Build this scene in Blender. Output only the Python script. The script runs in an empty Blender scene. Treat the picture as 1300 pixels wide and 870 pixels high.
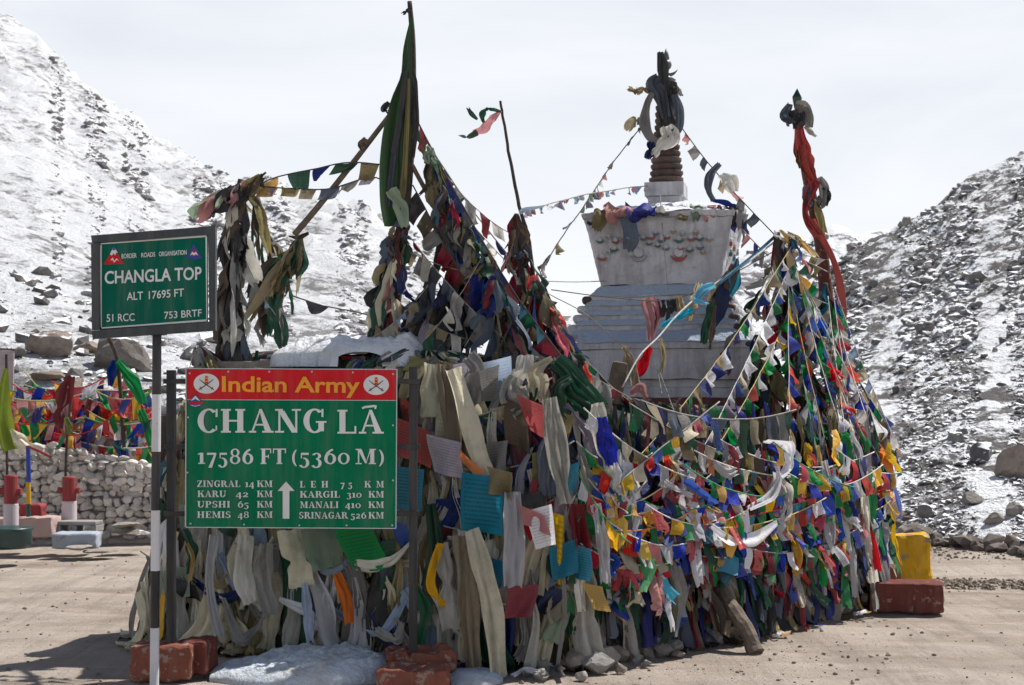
import bpy, math, zlib
import numpy as np
from mathutils import Vector, Matrix, noise

SC = bpy.context.scene
COL = SC.collection
R = math.radians
F, HX, HY, CH = 1805.0, 650.0, 520.0, 1.6

# ------------------------------------------------------------------ camera, sky, sun, exposure
cam_d = bpy.data.cameras.new('camera')
cam = bpy.data.objects.new('camera', cam_d); COL.objects.link(cam)
cam.location = (0, 0, CH); cam.rotation_euler = (R(90), 0, 0)
cam_d.sensor_width = 36; cam_d.lens = F / 1300 * 36
cam_d.shift_y = (HY - 435) / 1300
cam_d.clip_start = 0.1; cam_d.clip_end = 3000
cam_d.dof.use_dof = True; cam_d.dof.focus_distance = 9.3; cam_d.dof.aperture_fstop = 6.3
SC.camera = cam

SUN_H = Vector((0.82, 0.57)).normalized(); SUN_EL = R(57)
SUN = Vector((SUN_H.x * math.cos(SUN_EL), SUN_H.y * math.cos(SUN_EL), math.sin(SUN_EL)))
sd = bpy.data.lights.new('sun', 'SUN'); sd.energy = 5.0; sd.angle = R(0.55); sd.color = (1.0, 0.955, 0.89)
so = bpy.data.objects.new('sun', sd); COL.objects.link(so)
so.rotation_euler = (-SUN).to_track_quat('-Z', 'Y').to_euler(); so.location = (5, 5, 20)

world = bpy.data.worlds.new('World'); SC.world = world; world.use_nodes = True
wt = world.node_tree; wn = wt.nodes; wl = wt.links
for n in list(wn): wn.remove(n)
w_out = wn.new('ShaderNodeOutputWorld'); w_bg = wn.new('ShaderNodeBackground'); w_bg.inputs[1].default_value = 0.088
sky = wn.new('ShaderNodeTexSky'); sky.sky_type = 'NISHITA'; sky.sun_disc = False
sky.sun_elevation = SUN_EL; sky.sun_rotation = math.atan2(SUN.x, SUN.y); sky.altitude = 5000; sky.dust_density = 0.6
tc = wn.new('ShaderNodeTexCoord'); sx = wn.new('ShaderNodeSeparateXYZ'); wl.new(tc.outputs['Generated'], sx.inputs[0])
def wmap(a, b, c, d, src):
    m = wn.new('ShaderNodeMapRange'); m.inputs[1].default_value = a; m.inputs[2].default_value = b
    m.inputs[3].default_value = c; m.inputs[4].default_value = d; wl.new(src, m.inputs[0]); return m.outputs[0]
mp = wn.new('ShaderNodeMapping'); mp.inputs['Scale'].default_value = (1.0, 1.0, 3.2); wl.new(tc.outputs['Generated'], mp.inputs[0])
cn = wn.new('ShaderNodeTexNoise'); cn.inputs['Scale'].default_value = 2.3; cn.inputs['Detail'].default_value = 7; cn.inputs['Roughness'].default_value = 0.55
cn.inputs['Distortion'].default_value = 0.6
wl.new(mp.outputs[0], cn.inputs['Vector'])
elev = wmap(0.26, 0.60, 1.0, -0.15, sx.outputs['Z'])           # the veil of cloud thins towards the zenith
cl = wn.new('ShaderNodeMath'); cl.operation = 'MULTIPLY_ADD'; cl.use_clamp = True
wl.new(cn.outputs['Fac'], cl.inputs[0]); cl.inputs[1].default_value = 0.55; wl.new(elev, cl.inputs[2])
cl2 = wn.new('ShaderNodeMath'); cl2.operation = 'MULTIPLY_ADD'; cl2.use_clamp = True
wl.new(cl.outputs[0], cl2.inputs[0]); cl2.inputs[1].default_value = 1.25; cl2.inputs[2].default_value = -0.29
ccol = wn.new('ShaderNodeMix'); ccol.data_type = 'RGBA'
wl.new(wmap(0.34, 0.66, 0, 1, cn.outputs['Fac']), ccol.inputs['Factor'])
ccol.inputs['A'].default_value = (6.7, 7.1, 7.7, 1); ccol.inputs['B'].default_value = (8.2, 8.4, 8.8, 1)
hcol = wn.new('ShaderNodeMix'); hcol.data_type = 'RGBA'
wl.new(wmap(0.03, 0.22, 1, 0, sx.outputs['Z']), hcol.inputs['Factor'])
wl.new(ccol.outputs['Result'], hcol.inputs['A']); hcol.inputs['B'].default_value = (9.2, 9.3, 9.5, 1)
mixs = wn.new('ShaderNodeMix'); mixs.data_type = 'RGBA'
wl.new(cl2.outputs[0], mixs.inputs['Factor']); wl.new(sky.outputs[0], mixs.inputs['A']); wl.new(hcol.outputs['Result'], mixs.inputs['B'])
wl.new(mixs.outputs['Result'], w_bg.inputs[0]); wl.new(w_bg.outputs[0], w_out.inputs[0])

SC.view_settings.view_transform = 'Standard'; SC.view_settings.look = 'None'
SC.view_settings.exposure = 0.40; SC.view_settings.gamma = 1.0

# ------------------------------------------------------------------ helpers
rng = np.random.default_rng(7)
def U(a, b): return float(rng.uniform(a, b))
def P(px, py, Y): return np.array([(px - HX) / F * Y, Y, CH + (HY - py) / F * Y])

def mesh(name, verts, faces, mats=None, uv=None, smooth=False, mi=None):
    me = bpy.data.meshes.new(name)
    me.from_pydata([tuple(v) for v in np.asarray(verts, float)], [], [tuple(int(i) for i in f) for f in faces])
    for m in (mats or []): me.materials.append(m)
    if uv is not None:
        l = me.uv_layers.new(name='UVMap'); idx = np.zeros(len(me.loops), int); me.loops.foreach_get('vertex_index', idx)
        l.data.foreach_set('uv', np.asarray(uv, float)[idx].ravel())
    if smooth: me.polygons.foreach_set('use_smooth', [True] * len(me.polygons))
    if mi is not None: me.polygons.foreach_set('material_index', [int(x) for x in mi])
    me.update(); return me

def tag(o, label=None, cat=None, group=None, kind=None):
    if label: o['label'] = label
    if cat: o['category'] = cat
    if group: o['group'] = group
    if kind: o['kind'] = kind
    return o

def mk(name, verts, faces, m, parent=None, origin=None, uv=None, smooth=False, mi=None):
    """one mesh object; verts are world coordinates (parents are never rotated)"""
    verts = np.asarray(verts, float)
    if origin is None: origin = np.array([verts[:, 0].mean(), verts[:, 1].mean(), verts[:, 2].min()])
    ms = m if isinstance(m, (list, tuple)) else [m]
    o = bpy.data.objects.new(name, mesh(name, verts - origin, faces, ms, uv, smooth, mi)); COL.objects.link(o)
    loc = Vector(origin)
    if parent:
        o.parent = parent; q = parent
        while q: loc = loc - q.location; q = q.parent
    o.location = loc; return o

def empty(name, loc, label, cat, group=None, kind=None):
    o = bpy.data.objects.new(name, None); COL.objects.link(o); o.location = Vector([float(a) for a in loc]); o.empty_display_size = 0.1
    return tag(o, label, cat, group, kind)

def grid_faces(ny, nx, closed=False):
    f = []
    for j in range(ny - 1):
        for i in range(nx - 1 if not closed else nx):
            a = j * nx + i; b = j * nx + (i + 1) % nx
            f.append((a, b, b + nx, a + nx))
    return f

_GF = {}
def gf(ny, nx):
    if (ny, nx) not in _GF: _GF[(ny, nx)] = grid_faces(ny, nx)
    return _GF[(ny, nx)]

def join(parts):
    V = []; Fc = []; n = 0
    for v, f in parts:
        v = np.asarray(v, float); V.append(v); Fc += [tuple(i + n for i in q) for q in f]; n += len(v)
    return np.vstack(V), Fc

def box(x0, x1, y0, y1, z0, z1, bev=0.0):
    if bev <= 0:
        v = [(x, y, z) for z in (z0, z1) for y in (y0, y1) for x in (x0, x1)]
        return np.array(v, float), [(0, 2, 3, 1), (4, 5, 7, 6), (0, 1, 5, 4), (2, 6, 7, 3), (0, 4, 6, 2), (1, 3, 7, 5)]
    b = bev; v = []; 
    rings = [(z0, b), (z0 + b, 0), (z1 - b, 0), (z1, b)]
    for z, i in rings:
        xs0, xs1, ys0, ys1 = x0 + i, x1 - i, y0 + i, y1 - i
        c = b * 0.6
        v += [(xs0 + c, ys0, z), (xs1 - c, ys0, z), (xs1, ys0 + c, z), (xs1, ys1 - c, z), (xs1 - c, ys1, z), (xs0 + c, ys1, z), (xs0, ys1 - c, z), (xs0, ys0 + c, z)]
    f = [tuple(range(7, -1, -1)), tuple(range(24, 32))]
    for k in range(3):
        for i in range(8): f.append((k * 8 + i, k * 8 + (i + 1) % 8, k * 8 + 8 + (i + 1) % 8, k * 8 + 8 + i))
    return np.array(v, float), f

def rotz(v, a, c=(0, 0)):
    v = np.array(v, float); x = v[:, 0] - c[0]; y = v[:, 1] - c[1]
    v[:, 0] = c[0] + x * math.cos(a) - y * math.sin(a); v[:, 1] = c[1] + x * math.sin(a) + y * math.cos(a); return v

def roughbox(x0, x1, y0, y1, z0, z1, n=7, amp=0.012, a=0.0, scale=7.0, rnd=0.035):
    """a worn block: a subdivided box with rounded, chipped edges"""
    L = np.array([x1 - x0, y1 - y0, z1 - z0]); C = np.array([(x0 + x1) / 2, (y0 + y1) / 2, (z0 + z1) / 2])
    V = []; idx = {}; Fc = []
    def vid(p):
        k = tuple(np.round(p, 5))
        if k not in idx: idx[k] = len(V); V.append(np.array(p, float))
        return idx[k]
    t = np.linspace(-1, 1, n)
    for ax in range(3):
        for s in (-1, 1):
            u, w = [(1, 2), (2, 0), (0, 1)][ax]
            g = {}
            for i in range(n):
                for j in range(n):
                    p = [0, 0, 0]; p[ax] = s; p[u] = t[i]; p[w] = t[j]; g[i, j] = vid(p)
            for i in range(n - 1):
                for j in range(n - 1):
                    q = (g[i, j], g[i + 1, j], g[i + 1, j + 1], g[i, j + 1]); Fc.append(q if s > 0 else q[::-1])
    V = np.array(V); half = L / 2
    Pn = V * half
    inner = np.sign(Pn) * np.maximum(np.abs(Pn) - 0, 0)
    core = np.clip(Pn, -(half - rnd), half - rnd); d = Pn - core; ln = np.linalg.norm(d, axis=1, keepdims=True)
    Pn = np.where(ln > 1e-6, core + d / np.maximum(ln, 1e-6) * np.minimum(ln, rnd), Pn)
    out = []
    for p in Pn:
        w = Vector((p + C) * scale); nn = noise.noise_vector(w) * amp + noise.noise_vector(w * 2.7) * amp * 0.5
        out.append(p + np.array(nn))
    v = rotz(np.array(out), a); return v + C * np.array([1, 1, 1]), Fc

def tube(pts, rad, n=6, cap=True):
    pts = np.asarray(pts, float); m = len(pts); rad = np.full(m, rad, float) if np.isscalar(rad) else np.asarray(rad, float)
    T = np.gradient(pts, axis=0); T /= np.linalg.norm(T, axis=1, keepdims=True) + 1e-9
    up = np.array([0, 0, 1.0]) if abs(T[0][2]) < 0.9 else np.array([0, 1.0, 0])
    V = []
    for i in range(m):
        s = np.cross(T[i], up); s /= np.linalg.norm(s) + 1e-9; w = np.cross(s, T[i])
        for k in range(n):
            a = 2 * math.pi * k / n; V.append(pts[i] + rad[i] * (math.cos(a) * s + math.sin(a) * w))
    f = grid_faces(m, n, True)
    if cap: f += [tuple(range(n - 1, -1, -1)), tuple(range((m - 1) * n, m * n))]
    return np.array(V), f

def lathe(prof, c, n=24):
    V = [];
    for r_, z in prof:
        for k in range(n):
            a = 2 * math.pi * k / n; V.append((c[0] + r_ * math.cos(a), c[1] + r_ * math.sin(a), z))
    m = len(prof); f = grid_faces(m, n, True); f += [tuple(range(n - 1, -1, -1)), tuple(range((m - 1) * n, m * n))]
    return np.array(V), f

ICO_V = []; _p = (1 + 5 ** .5) / 2
for a_, b_ in ((1, _p), (-1, _p), (1, -_p), (-1, -_p)): ICO_V += [(0, a_, b_), (a_, b_, 0), (b_, 0, a_)]
ICO_V = np.array(ICO_V, float); ICO_V /= np.linalg.norm(ICO_V[0])
def _hull(v):
    f = []; d = np.linalg.norm(v[:, None] - v[None], axis=2); e = d[d > 0.01].min() * 1.05
    for i in range(12):
        for j in range(i + 1, 12):
            for k in range(j + 1, 12):
                if d[i, j] < e and d[j, k] < e and d[i, k] < e:
                    n = np.cross(v[j] - v[i], v[k] - v[i]); f.append((i, j, k) if n @ v[i] > 0 else (i, k, j))
    return f
ICO_F = _hull(ICO_V)
def subdiv(v, f):
    v = [np.array(x) for x in v]; c = {}; nf = []
    def mid(a, b):
        k = (min(a, b), max(a, b))
        if k not in c: m = (v[a] + v[b]) / 2; v.append(m / np.linalg.norm(m)); c[k] = len(v) - 1
        return c[k]
    for a, b, d in f:
        x, y, z = mid(a, b), mid(b, d), mid(d, a); nf += [(a, x, z), (b, y, x), (d, z, y), (x, y, z)]
    return np.array(v), nf
ICO1 = subdiv(ICO_V, ICO_F); ICO2 = subdiv(*ICO1)
def rock_shape(r, lev=1, ang=0.5, planes=9):
    """an angular stone: a ball cut flat by random planes, unit size"""
    v, f = (ICO_V, ICO_F) if lev == 0 else (ICO1 if lev == 1 else ICO2); v = v.copy()
    for _ in range(planes):
        n = r.normal(size=3); n /= np.linalg.norm(n); d = r.uniform(0.45, 0.8)
        s = v @ n; v = v - np.outer(np.maximum(s - d, 0), n)
    v = v * r.uniform(0.75, 1.25, 3) + r.normal(size=v.shape) * 0.02
    return v, f
def rot_rand(r, tilt=0.4):
    a, b, c = r.uniform(-tilt, tilt), r.uniform(-tilt, tilt), r.uniform(0, 6.28)
    return np.array(Matrix.Rotation(c, 3, 'Z') @ Matrix.Rotation(b, 3, 'Y') @ Matrix.Rotation(a, 3, 'X'))

# ------------------------------------------------------------------ materials
def newmat(name):
    m = bpy.data.materials.new(name); m.use_nodes = True; t = m.node_tree; t.nodes.clear(); return m, t
class NT:
    def __init__(s, t): s.t = t; s.n = t.nodes; s.l = t.links
    def N(s, ty, **kw):
        n = s.n.new(ty)
        for k, v in kw.items(): setattr(n, k, v)
        return n
    def set(s, inp, v):
        if isinstance(v, bpy.types.NodeSocket): s.l.new(v, inp)
        elif isinstance(v, (tuple, list)) and len(v) == 3 and inp.type == 'RGBA': inp.default_value = (*v, 1)
        else: inp.default_value = v
    def math(s, op, a, b=0.0, clamp=False, c=None):
        n = s.N('ShaderNodeMath', operation=op, use_clamp=clamp); s.set(n.inputs[0], a); s.set(n.inputs[1], b)
        if c is not None: s.set(n.inputs[2], c)
        return n.outputs[0]
    def map(s, v, a, b, c=0.0, d=1.0):
        n = s.N('ShaderNodeMapRange'); s.set(n.inputs[0], v)
        for i, q in enumerate((a, b, c, d)): n.inputs[i + 1].default_value = q
        return n.outputs[0]
    def mix(s, f, a, b):
        n = s.N('ShaderNodeMix', data_type='RGBA'); s.set(n.inputs['Factor'], f); s.set(n.inputs['A'], a); s.set(n.inputs['B'], b); return n.outputs['Result']
    def coord(s, which='Object', scale=(1, 1, 1), rot=(0, 0, 0)):
        c = s.N('ShaderNodeTexCoord'); m = s.N('ShaderNodeMapping'); m.inputs['Scale'].default_value = scale; m.inputs['Rotation'].default_value = rot
        s.l.new(c.outputs[which], m.inputs[0]); return m.outputs[0]
    def world(s, scale=(1, 1, 1), rot=(0, 0, 0)):
        c = s.N('ShaderNodeNewGeometry'); m = s.N('ShaderNodeMapping'); m.inputs['Scale'].default_value = scale; m.inputs['Rotation'].default_value = rot
        s.l.new(c.outputs['Position'], m.inputs[0]); return m.outputs[0]
    def noise(s, vec, scale, detail=4, rough=0.55, dist=0.0):
        n = s.N('ShaderNodeTexNoise'); s.set(n.inputs['Vector'], vec); n.inputs['Scale'].default_value = scale
        n.inputs['Detail'].default_value = detail; n.inputs['Roughness'].default_value = rough; n.inputs['Distortion'].default_value = dist
        return n.outputs['Fac']
    def bump(s, h, strength=0.4, dist=0.02):
        b = s.N('ShaderNodeBump'); b.inputs['Strength'].default_value = strength; b.inputs['Distance'].default_value = dist; s.set(b.inputs['Height'], h); return b.outputs[0]
    def out(s, sh): o = s.N('ShaderNodeOutputMaterial'); s.l.new(sh, o.inputs[0])
    def prin(s, col, rough=0.7, nrm=None, spec=0.3, metal=0.0, **kw):
        p = s.N('ShaderNodeBsdfPrincipled'); s.set(p.inputs['Base Color'], col); s.set(p.inputs['Roughness'], rough)
        p.inputs['Specular IOR Level'].default_value = spec; p.inputs['Metallic'].default_value = metal
        if nrm is not None: s.l.new(nrm, p.inputs['Normal'])
        for k, v in kw.items(): p.inputs[k].default_value = v
        return p.outputs[0]

def simple(name, col, rough=0.6, spec=0.3, var=0.25, scale=12, bump=0.2, bd=0.004, metal=0.0, col2=None, obj=True, detail=6):
    m, t = newmat(name); g = NT(t); v = g.coord('Object') if obj else g.world()
    n = g.noise(v, scale, detail, 0.62); dark = tuple(c * (1 - var) for c in col); c2 = col2 or tuple(min(1, c * (1 + var * 0.5)) for c in col)
    c = g.mix(g.map(n, 0.3, 0.7), dark, c2)
    g.out(g.prin(c, rough, g.bump(g.noise(v, scale * 4, 5, 0.7), bump, bd), spec, metal)); return m

PAINT_W = simple('white_paint', (0.72, 0.73, 0.75), 0.5, 0.4, 0.12, 30, 0.15, 0.001)
def painted(name, col, chip, rough=0.5, thr=0.66, scale=22, spec=.35):
    m, t = newmat(name); g = NT(t); v = g.world()
    n = g.noise(v, scale, 8, 0.65); big = g.noise(v, 3.0, 3)
    dust = g.map(g.noise(g.world((6, 6, .7)), 3.0, 6, .65), .45, .75, 0, .16)
    f = g.map(n, thr, thr + 0.03); base = g.mix(g.map(big, 0.3, 0.7), tuple(c * 0.8 for c in col), col)
    g.out(g.prin(g.mix(dust, g.mix(f, base, chip), (0.30, 0.26, 0.23)), rough, g.bump(g.noise(v, 90, 5, 0.7), 0.3, 0.003), spec)); return m
M_BLACK = painted('black_paint', (0.018, 0.018, 0.022), (0.16, 0.11, 0.08), 0.45, 0.70, 60)
M_FRAME = painted('dark_slate_frame_paint', (0.035, 0.045, 0.052), (0.15, 0.12, 0.1), 0.4, 0.72, 70)
M_POLEW = painted('white_pole_paint', (0.66, 0.66, 0.68), (0.22, 0.17, 0.14), 0.5, 0.66, 45)
M_GREEN = painted('road_sign_green', (0.0, 0.175, 0.080), (0.0, 0.13, 0.06), 0.5, 0.74, 40, .08)
M_GREEN2 = painted('dark_road_sign_green', (0.0, 0.120, 0.080), (0.0, 0.09, 0.06), 0.5, 0.74, 40, .08)
M_RED = painted('sign_red', (0.62, 0.018, 0.026), (0.4, 0.03, 0.03), 0.5, 0.74, 40, .08)
M_ORANGE = painted('sign_orange_lettering', (0.88, 0.35, 0.012), (0.6, 0.3, 0.05), 0.4, 0.75, 40)
M_LETTER = painted('sign_white_lettering', (0.74, 0.76, 0.76), (0.5, 0.52, 0.5), 0.4, 0.72, 60)
M_ALU = simple('grey_alloy_edge', (0.5, 0.52, 0.55), 0.4, 0.5, 0.15, 20, 0.1, 0.001, 0.3)
M_BLUEP = simple('sign_blue', (0.03, 0.06, 0.30), 0.4)
M_BLACKINK = simple('sign_brown_ink', (0.11, 0.05, 0.04), 0.5)

CLOTH_SPEC = {  # colour name: (base, print strength, translucency, dirt)
 'blue': ((0.010, 0.055, 0.42), .5, .35, .12), 'navy': ((0.012, 0.03, 0.17), .4, .3, .3), 'white': ((0.74, 0.74, 0.78), .35, .4, .12),
 'red': ((0.60, 0.010, 0.022), .4, .35, .10), 'maroon': ((0.19, 0.018, 0.030), .3, .3, .3), 'green': ((0.006, 0.25, 0.065), .45, .35, .12),
 'dark green': ((0.014, 0.085, 0.045), .4, .3, .35), 'yellow': ((0.84, 0.50, 0.012), .45, .4, .12), 'orange': ((0.82, 0.20, 0.02), .4, .4, .12),
 'teal': ((0.01, 0.21, 0.34), .5, .35, .12), 'turquoise': ((0.03, 0.42, 0.60), .3, .4, .1), 'cream': ((0.66, 0.60, 0.44), .2, .35, .35),
 'grey': ((0.30, 0.29, 0.275), .35, .3, .45), 'charcoal': ((0.040, 0.041, 0.047), .2, .22, .5), 'olive': ((0.24, 0.20, 0.085), .35, .3, .4),
 'brown': ((0.10, 0.072, 0.05), .25, .25, .5), 'tan': ((0.40, 0.32, 0.19), .35, .35, .4), 'pink': ((0.60, 0.24, 0.24), .3, .35, .25),
 'pale blue': ((0.30, 0.40, 0.56), .3, .35, .25), 'mauve': ((0.38, 0.33, 0.42), .35, .35, .3), 'pale green': ((0.36, 0.46, 0.33), .4, .4, .25),
 'slate': ((0.10, 0.13, 0.18), .3, .3, .4), 'deep red': ((0.36, 0.006, 0.014), .2, .2, .1), 'banner green': ((0.030, 0.075, 0.032), .3, .25, .3), 'lime': ((0.22, 0.30, 0.03), .2, .35, .15), 'dirty white': ((0.66, 0.645, 0.58), .15, .35, .4),
}
CM = {}
for cname, (cb, pr, tr, dr) in CLOTH_SPEC.items():
    m, t = newmat(cname.replace(' ', '_') + '_cloth'); g = NT(t)
    oi = g.N('ShaderNodeObjectInfo'); uv = g.N('ShaderNodeUVMap').outputs[0]; geo = g.world()
    rnd = oi.outputs['Random']
    hs = g.N('ShaderNodeHueSaturation'); g.set(hs.inputs['Color'], cb)
    g.set(hs.inputs['Hue'], g.map(rnd, 0, 1, 0.487, 0.513)); g.set(hs.inputs['Value'], g.map(g.math('FRACT', g.math('MULTIPLY', rnd, 7.31)), 0, 1, 0.62, 1.3))
    g.set(hs.inputs['Saturation'], g.map(g.math('FRACT', g.math('MULTIPLY', rnd, 3.77)), 0, 1, 0.78, 1.08))
    dirt = g.map(g.noise(geo, 9, 6, 0.65), 0.45, 0.78, 0, min(1.0, dr * 1.25))
    c = g.mix(dirt, hs.outputs[0], (0.10, 0.085, 0.072))
    # block-printed prayer text: broken dark lines and a border
    sp = g.N('ShaderNodeSeparateXYZ'); g.l.new(uv, sp.inputs[0])
    ln = g.math('SINE', g.math('MULTIPLY', sp.outputs[1], 82.0)); mpn = g.N('ShaderNodeMapping'); mpn.inputs['Scale'].default_value = (26, 3, 1); g.l.new(uv, mpn.inputs[0])
    brk = g.noise(mpn.outputs[0], 3.0, 3, 0.7)
    ink = g.math('MULTIPLY', g.map(ln, -0.1, 0.5), g.map(brk, 0.40, 0.52))
    inx = g.math('MULTIPLY', g.map(g.math('ABSOLUTE', g.math('SUBTRACT', sp.outputs[0], 0.5)), 0.40, 0.43, 1, 0), g.map(g.math('ABSOLUTE', g.math('SUBTRACT', sp.outputs[1], 0.5)), 0.40, 0.43, 1, 0))
    ink = g.math('MULTIPLY', g.math('MULTIPLY', ink, inx), pr)
    c = g.mix(ink, c, tuple(x * 0.18 for x in cb))
    nb = g.bump(g.math('ADD', g.noise(geo, 45, 5, 0.7, 0.4), g.math('MULTIPLY', g.noise(g.world((1, 1, .3)), 22, 3, .5, 1.2), 1.2)), 0.5, 0.012)
    df = g.N('ShaderNodeBsdfDiffuse'); g.set(df.inputs[0], c); g.l.new(nb, df.inputs['Normal'])
    tl = g.N('ShaderNodeBsdfTranslucent'); g.set(tl.inputs[0], c); g.l.new(nb, tl.inputs['Normal'])
    gl = g.N('ShaderNodeBsdfGlossy'); gl.inputs['Roughness'].default_value = 0.48; gl.inputs[0].default_value = (0.9, 0.9, 0.9, 1); g.l.new(nb, gl.inputs['Normal'])
    m1 = g.N('ShaderNodeMixShader'); m1.inputs[0].default_value = tr; g.l.new(df.outputs[0], m1.inputs[1]); g.l.new(tl.outputs[0], m1.inputs[2])
    m2 = g.N('ShaderNodeMixShader'); m2.inputs[0].default_value = 0.02; g.l.new(m1.outputs[0], m2.inputs[1]); g.l.new(gl.outputs[0], m2.inputs[2])
    g.out(m2.outputs[0]); CM[cname] = m

# matted old cloth under the single flags, painted near black as shaded gaps
m, t = newmat('matted_cloth'); g = NT(t); w = g.world((1.6, 1.6, 0.28)); n1 = g.noise(w, 7, 5, 0.6, 0.4)
n2 = g.noise(g.world((1, 1, 0.35)), 16, 6, 0.7, 0.8)
vor = g.N('ShaderNodeTexVoronoi'); vor.inputs['Scale'].default_value = 11; g.l.new(w, vor.inputs['Vector'])
hv = g.N('ShaderNodeSeparateColor'); g.l.new(vor.outputs['Color'], hv.inputs[0])
c = g.mix(g.map(n1, .35, .65), (0.018, 0.017, 0.018), (0.075, 0.07, 0.062)); c = g.mix(g.map(hv.outputs[0], .80, .86), c, (0.14, 0.045, 0.045))
c = g.mix(g.map(hv.outputs[1], .82, .88), c, (0.03, 0.05, 0.11)); c = g.mix(g.map(hv.outputs[2], .8, .86), c, (0.24, 0.22, 0.17))
g.out(g.prin(c, 0.95, g.bump(n2, 0.9, 0.05), 0.1)); M_MAT = m

# snow, rock, soil
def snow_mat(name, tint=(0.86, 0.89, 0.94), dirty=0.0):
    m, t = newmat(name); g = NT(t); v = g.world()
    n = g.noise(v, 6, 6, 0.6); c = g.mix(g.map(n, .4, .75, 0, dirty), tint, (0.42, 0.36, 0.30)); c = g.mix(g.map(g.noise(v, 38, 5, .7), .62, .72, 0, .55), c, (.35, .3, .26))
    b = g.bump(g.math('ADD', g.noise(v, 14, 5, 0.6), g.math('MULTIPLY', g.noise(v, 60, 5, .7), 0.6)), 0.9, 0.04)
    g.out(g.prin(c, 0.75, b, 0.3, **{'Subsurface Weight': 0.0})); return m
M_SNOW = snow_mat('snow', dirty=.35); M_SNOWD = snow_mat('shade_tinted_trodden_snow', (0.60, 0.68, 0.76), 0.8)  # second: trodden snow, its blue tint paints in the cairn's shade

def rock_mat(name, a, b, snow=0.0, thr=0.72):
    m, t = newmat(name); g = NT(t); v = g.world(); oi = g.N('ShaderNodeObjectInfo')
    n = g.noise(v, 1.6, 8, 0.65, 0.3); f = g.noise(v, 11, 8, 0.7)
    c = g.mix(g.map(n, .35, .65), a, b); c = g.mix(g.map(f, .45, .7, 0, .5), c, tuple(x * .45 for x in a))
    hs = g.N('ShaderNodeHueSaturation'); g.set(hs.inputs['Color'], c); g.set(hs.inputs['Value'], g.map(oi.outputs['Random'], 0, 1, .68, 1.22)); g.set(hs.inputs['Saturation'], g.map(g.math('FRACT', g.math('MULTIPLY', oi.outputs['Random'], 5.3)), 0, 1, .6, 1.5)); c = hs.outputs[0]
    nb = g.bump(g.noise(v, 9, 8, 0.7), 0.6, 0.06)
    if snow > 0:
        geo = g.N('ShaderNodeNewGeometry'); s = g.N('ShaderNodeSeparateXYZ'); g.l.new(geo.outputs['Normal'], s.inputs[0])
        k = g.math('ADD', s.outputs[2], g.map(g.noise(v, 2.2, 5, 0.6), .3, .7, -.34, .34)); k = g.map(k, thr, thr + 0.10, 0, snow)
        c = g.mix(k, c, (0.88, 0.905, 0.94))
    g.out(g.prin(c, 0.9, nb, 0.2)); return m
M_ROCKS = rock_mat('snow_dusted_scree_rock', (0.12, 0.114, 0.113), (0.23, 0.212, 0.20), 1.0, 0.70)
M_ROCKL = rock_mat('snow_dusted_far_rock', (0.17, 0.165, 0.17), (0.30, 0.28, 0.27), 1.0, 0.70)
M_BOUL = rock_mat('brown_boulder_rock', (0.19, 0.165, 0.145), (0.32, 0.275, 0.24), 1.0, .97)
M_STONE = rock_mat('grey_field_stone', (0.24, 0.215, 0.195), (0.38, 0.345, 0.31))
M_WALLS = rock_mat('pale_wall_stone', (0.48, 0.45, 0.42), (0.74, 0.70, 0.65))
M_MORTAR = simple('dark_mortar', (0.50, 0.465, 0.435), 0.95, 0.1, .4, 9, .7, .03, obj=False)

def hill_mat(name, rockc, lo, hi, scale, strk, rot, sn=.66):
    m, t = newmat(name); g = NT(t); v = g.world(strk, rot)
    n = g.noise(v, scale, 9, 0.66, 0.25); n3 = g.noise(v, scale * 5.5, 5, 0.7); big = g.noise(g.world((1, .5, 1.6), (0, R(30), 0)), 0.09, 4, 0.6, .6)
    k = g.math('ADD', g.math('ADD', n, g.math('MULTIPLY', g.math('SUBTRACT', n3, .5), .42)), g.map(big, .3, .7, -0.12, 0.12))
    k = g.map(k, lo, hi)
    c = g.mix(k, (sn, sn * 1.03, sn * 1.07), rockc); c = g.mix(g.map(g.noise(g.world(), 1.4, 4), .4, .7, 0, .12), c, (0.3, 0.26, 0.23))
    g.out(g.prin(c, 0.85, g.bump(g.math('ADD', n, n3), 0.7, 0.5), 0.2)); return m
M_HILLL = hill_mat('snowy_left_hillside', (0.20, 0.195, 0.20), 0.53, 0.66, 0.95, (1, 0.6, 2.2), (0, R(-25), 0), .64)
M_HILLB = hill_mat('snowy_far_hillside', (0.15, 0.15, 0.16), 0.55, 0.62, 0.30, (1, 0.6, 1.8), (0, 0, 0))
M_HILLR = hill_mat('snowy_scree_hillside', (0.115, 0.108, 0.106), 0.455, 0.535, 1.6, (1, 0.55, 1.4), (0, R(25), 0), .86)

m, t = newmat('dry_dirt'); g = NT(t); v = g.world(); tr = g.world((0.35, 1.6, 1), (0, 0, R(14)))
n = g.noise(v, 1.3, 8, 0.62, 0.3); f = g.noise(v, 28, 7, 0.75); rut = g.noise(tr, 1.5, 6, 0.6, 0.5); damp = g.noise(g.world((1, 2.2, 1)), 0.55, 5, 0.6)
c = g.mix(g.map(n, .3, .7), (0.315, 0.262, 0.220), (0.45, 0.384, 0.325)); c = g.mix(g.map(rut, .40, .62, 0, .75), c, (0.51, 0.448, 0.385))
c = g.mix(g.map(damp, .52, .64, 0, .5), c, (0.215, 0.165, 0.13)); c = g.mix(g.map(f, .55, .75, 0, .5), c, (0.16, 0.13, 0.11))
trk = g.noise(g.world((2.6, .16, 1), (0, 0, R(62))), 2.2, 5, .6, .3); c = g.mix(g.map(trk, .5, .66, 0, .38), c, (0.21, 0.172, 0.145))
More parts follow.
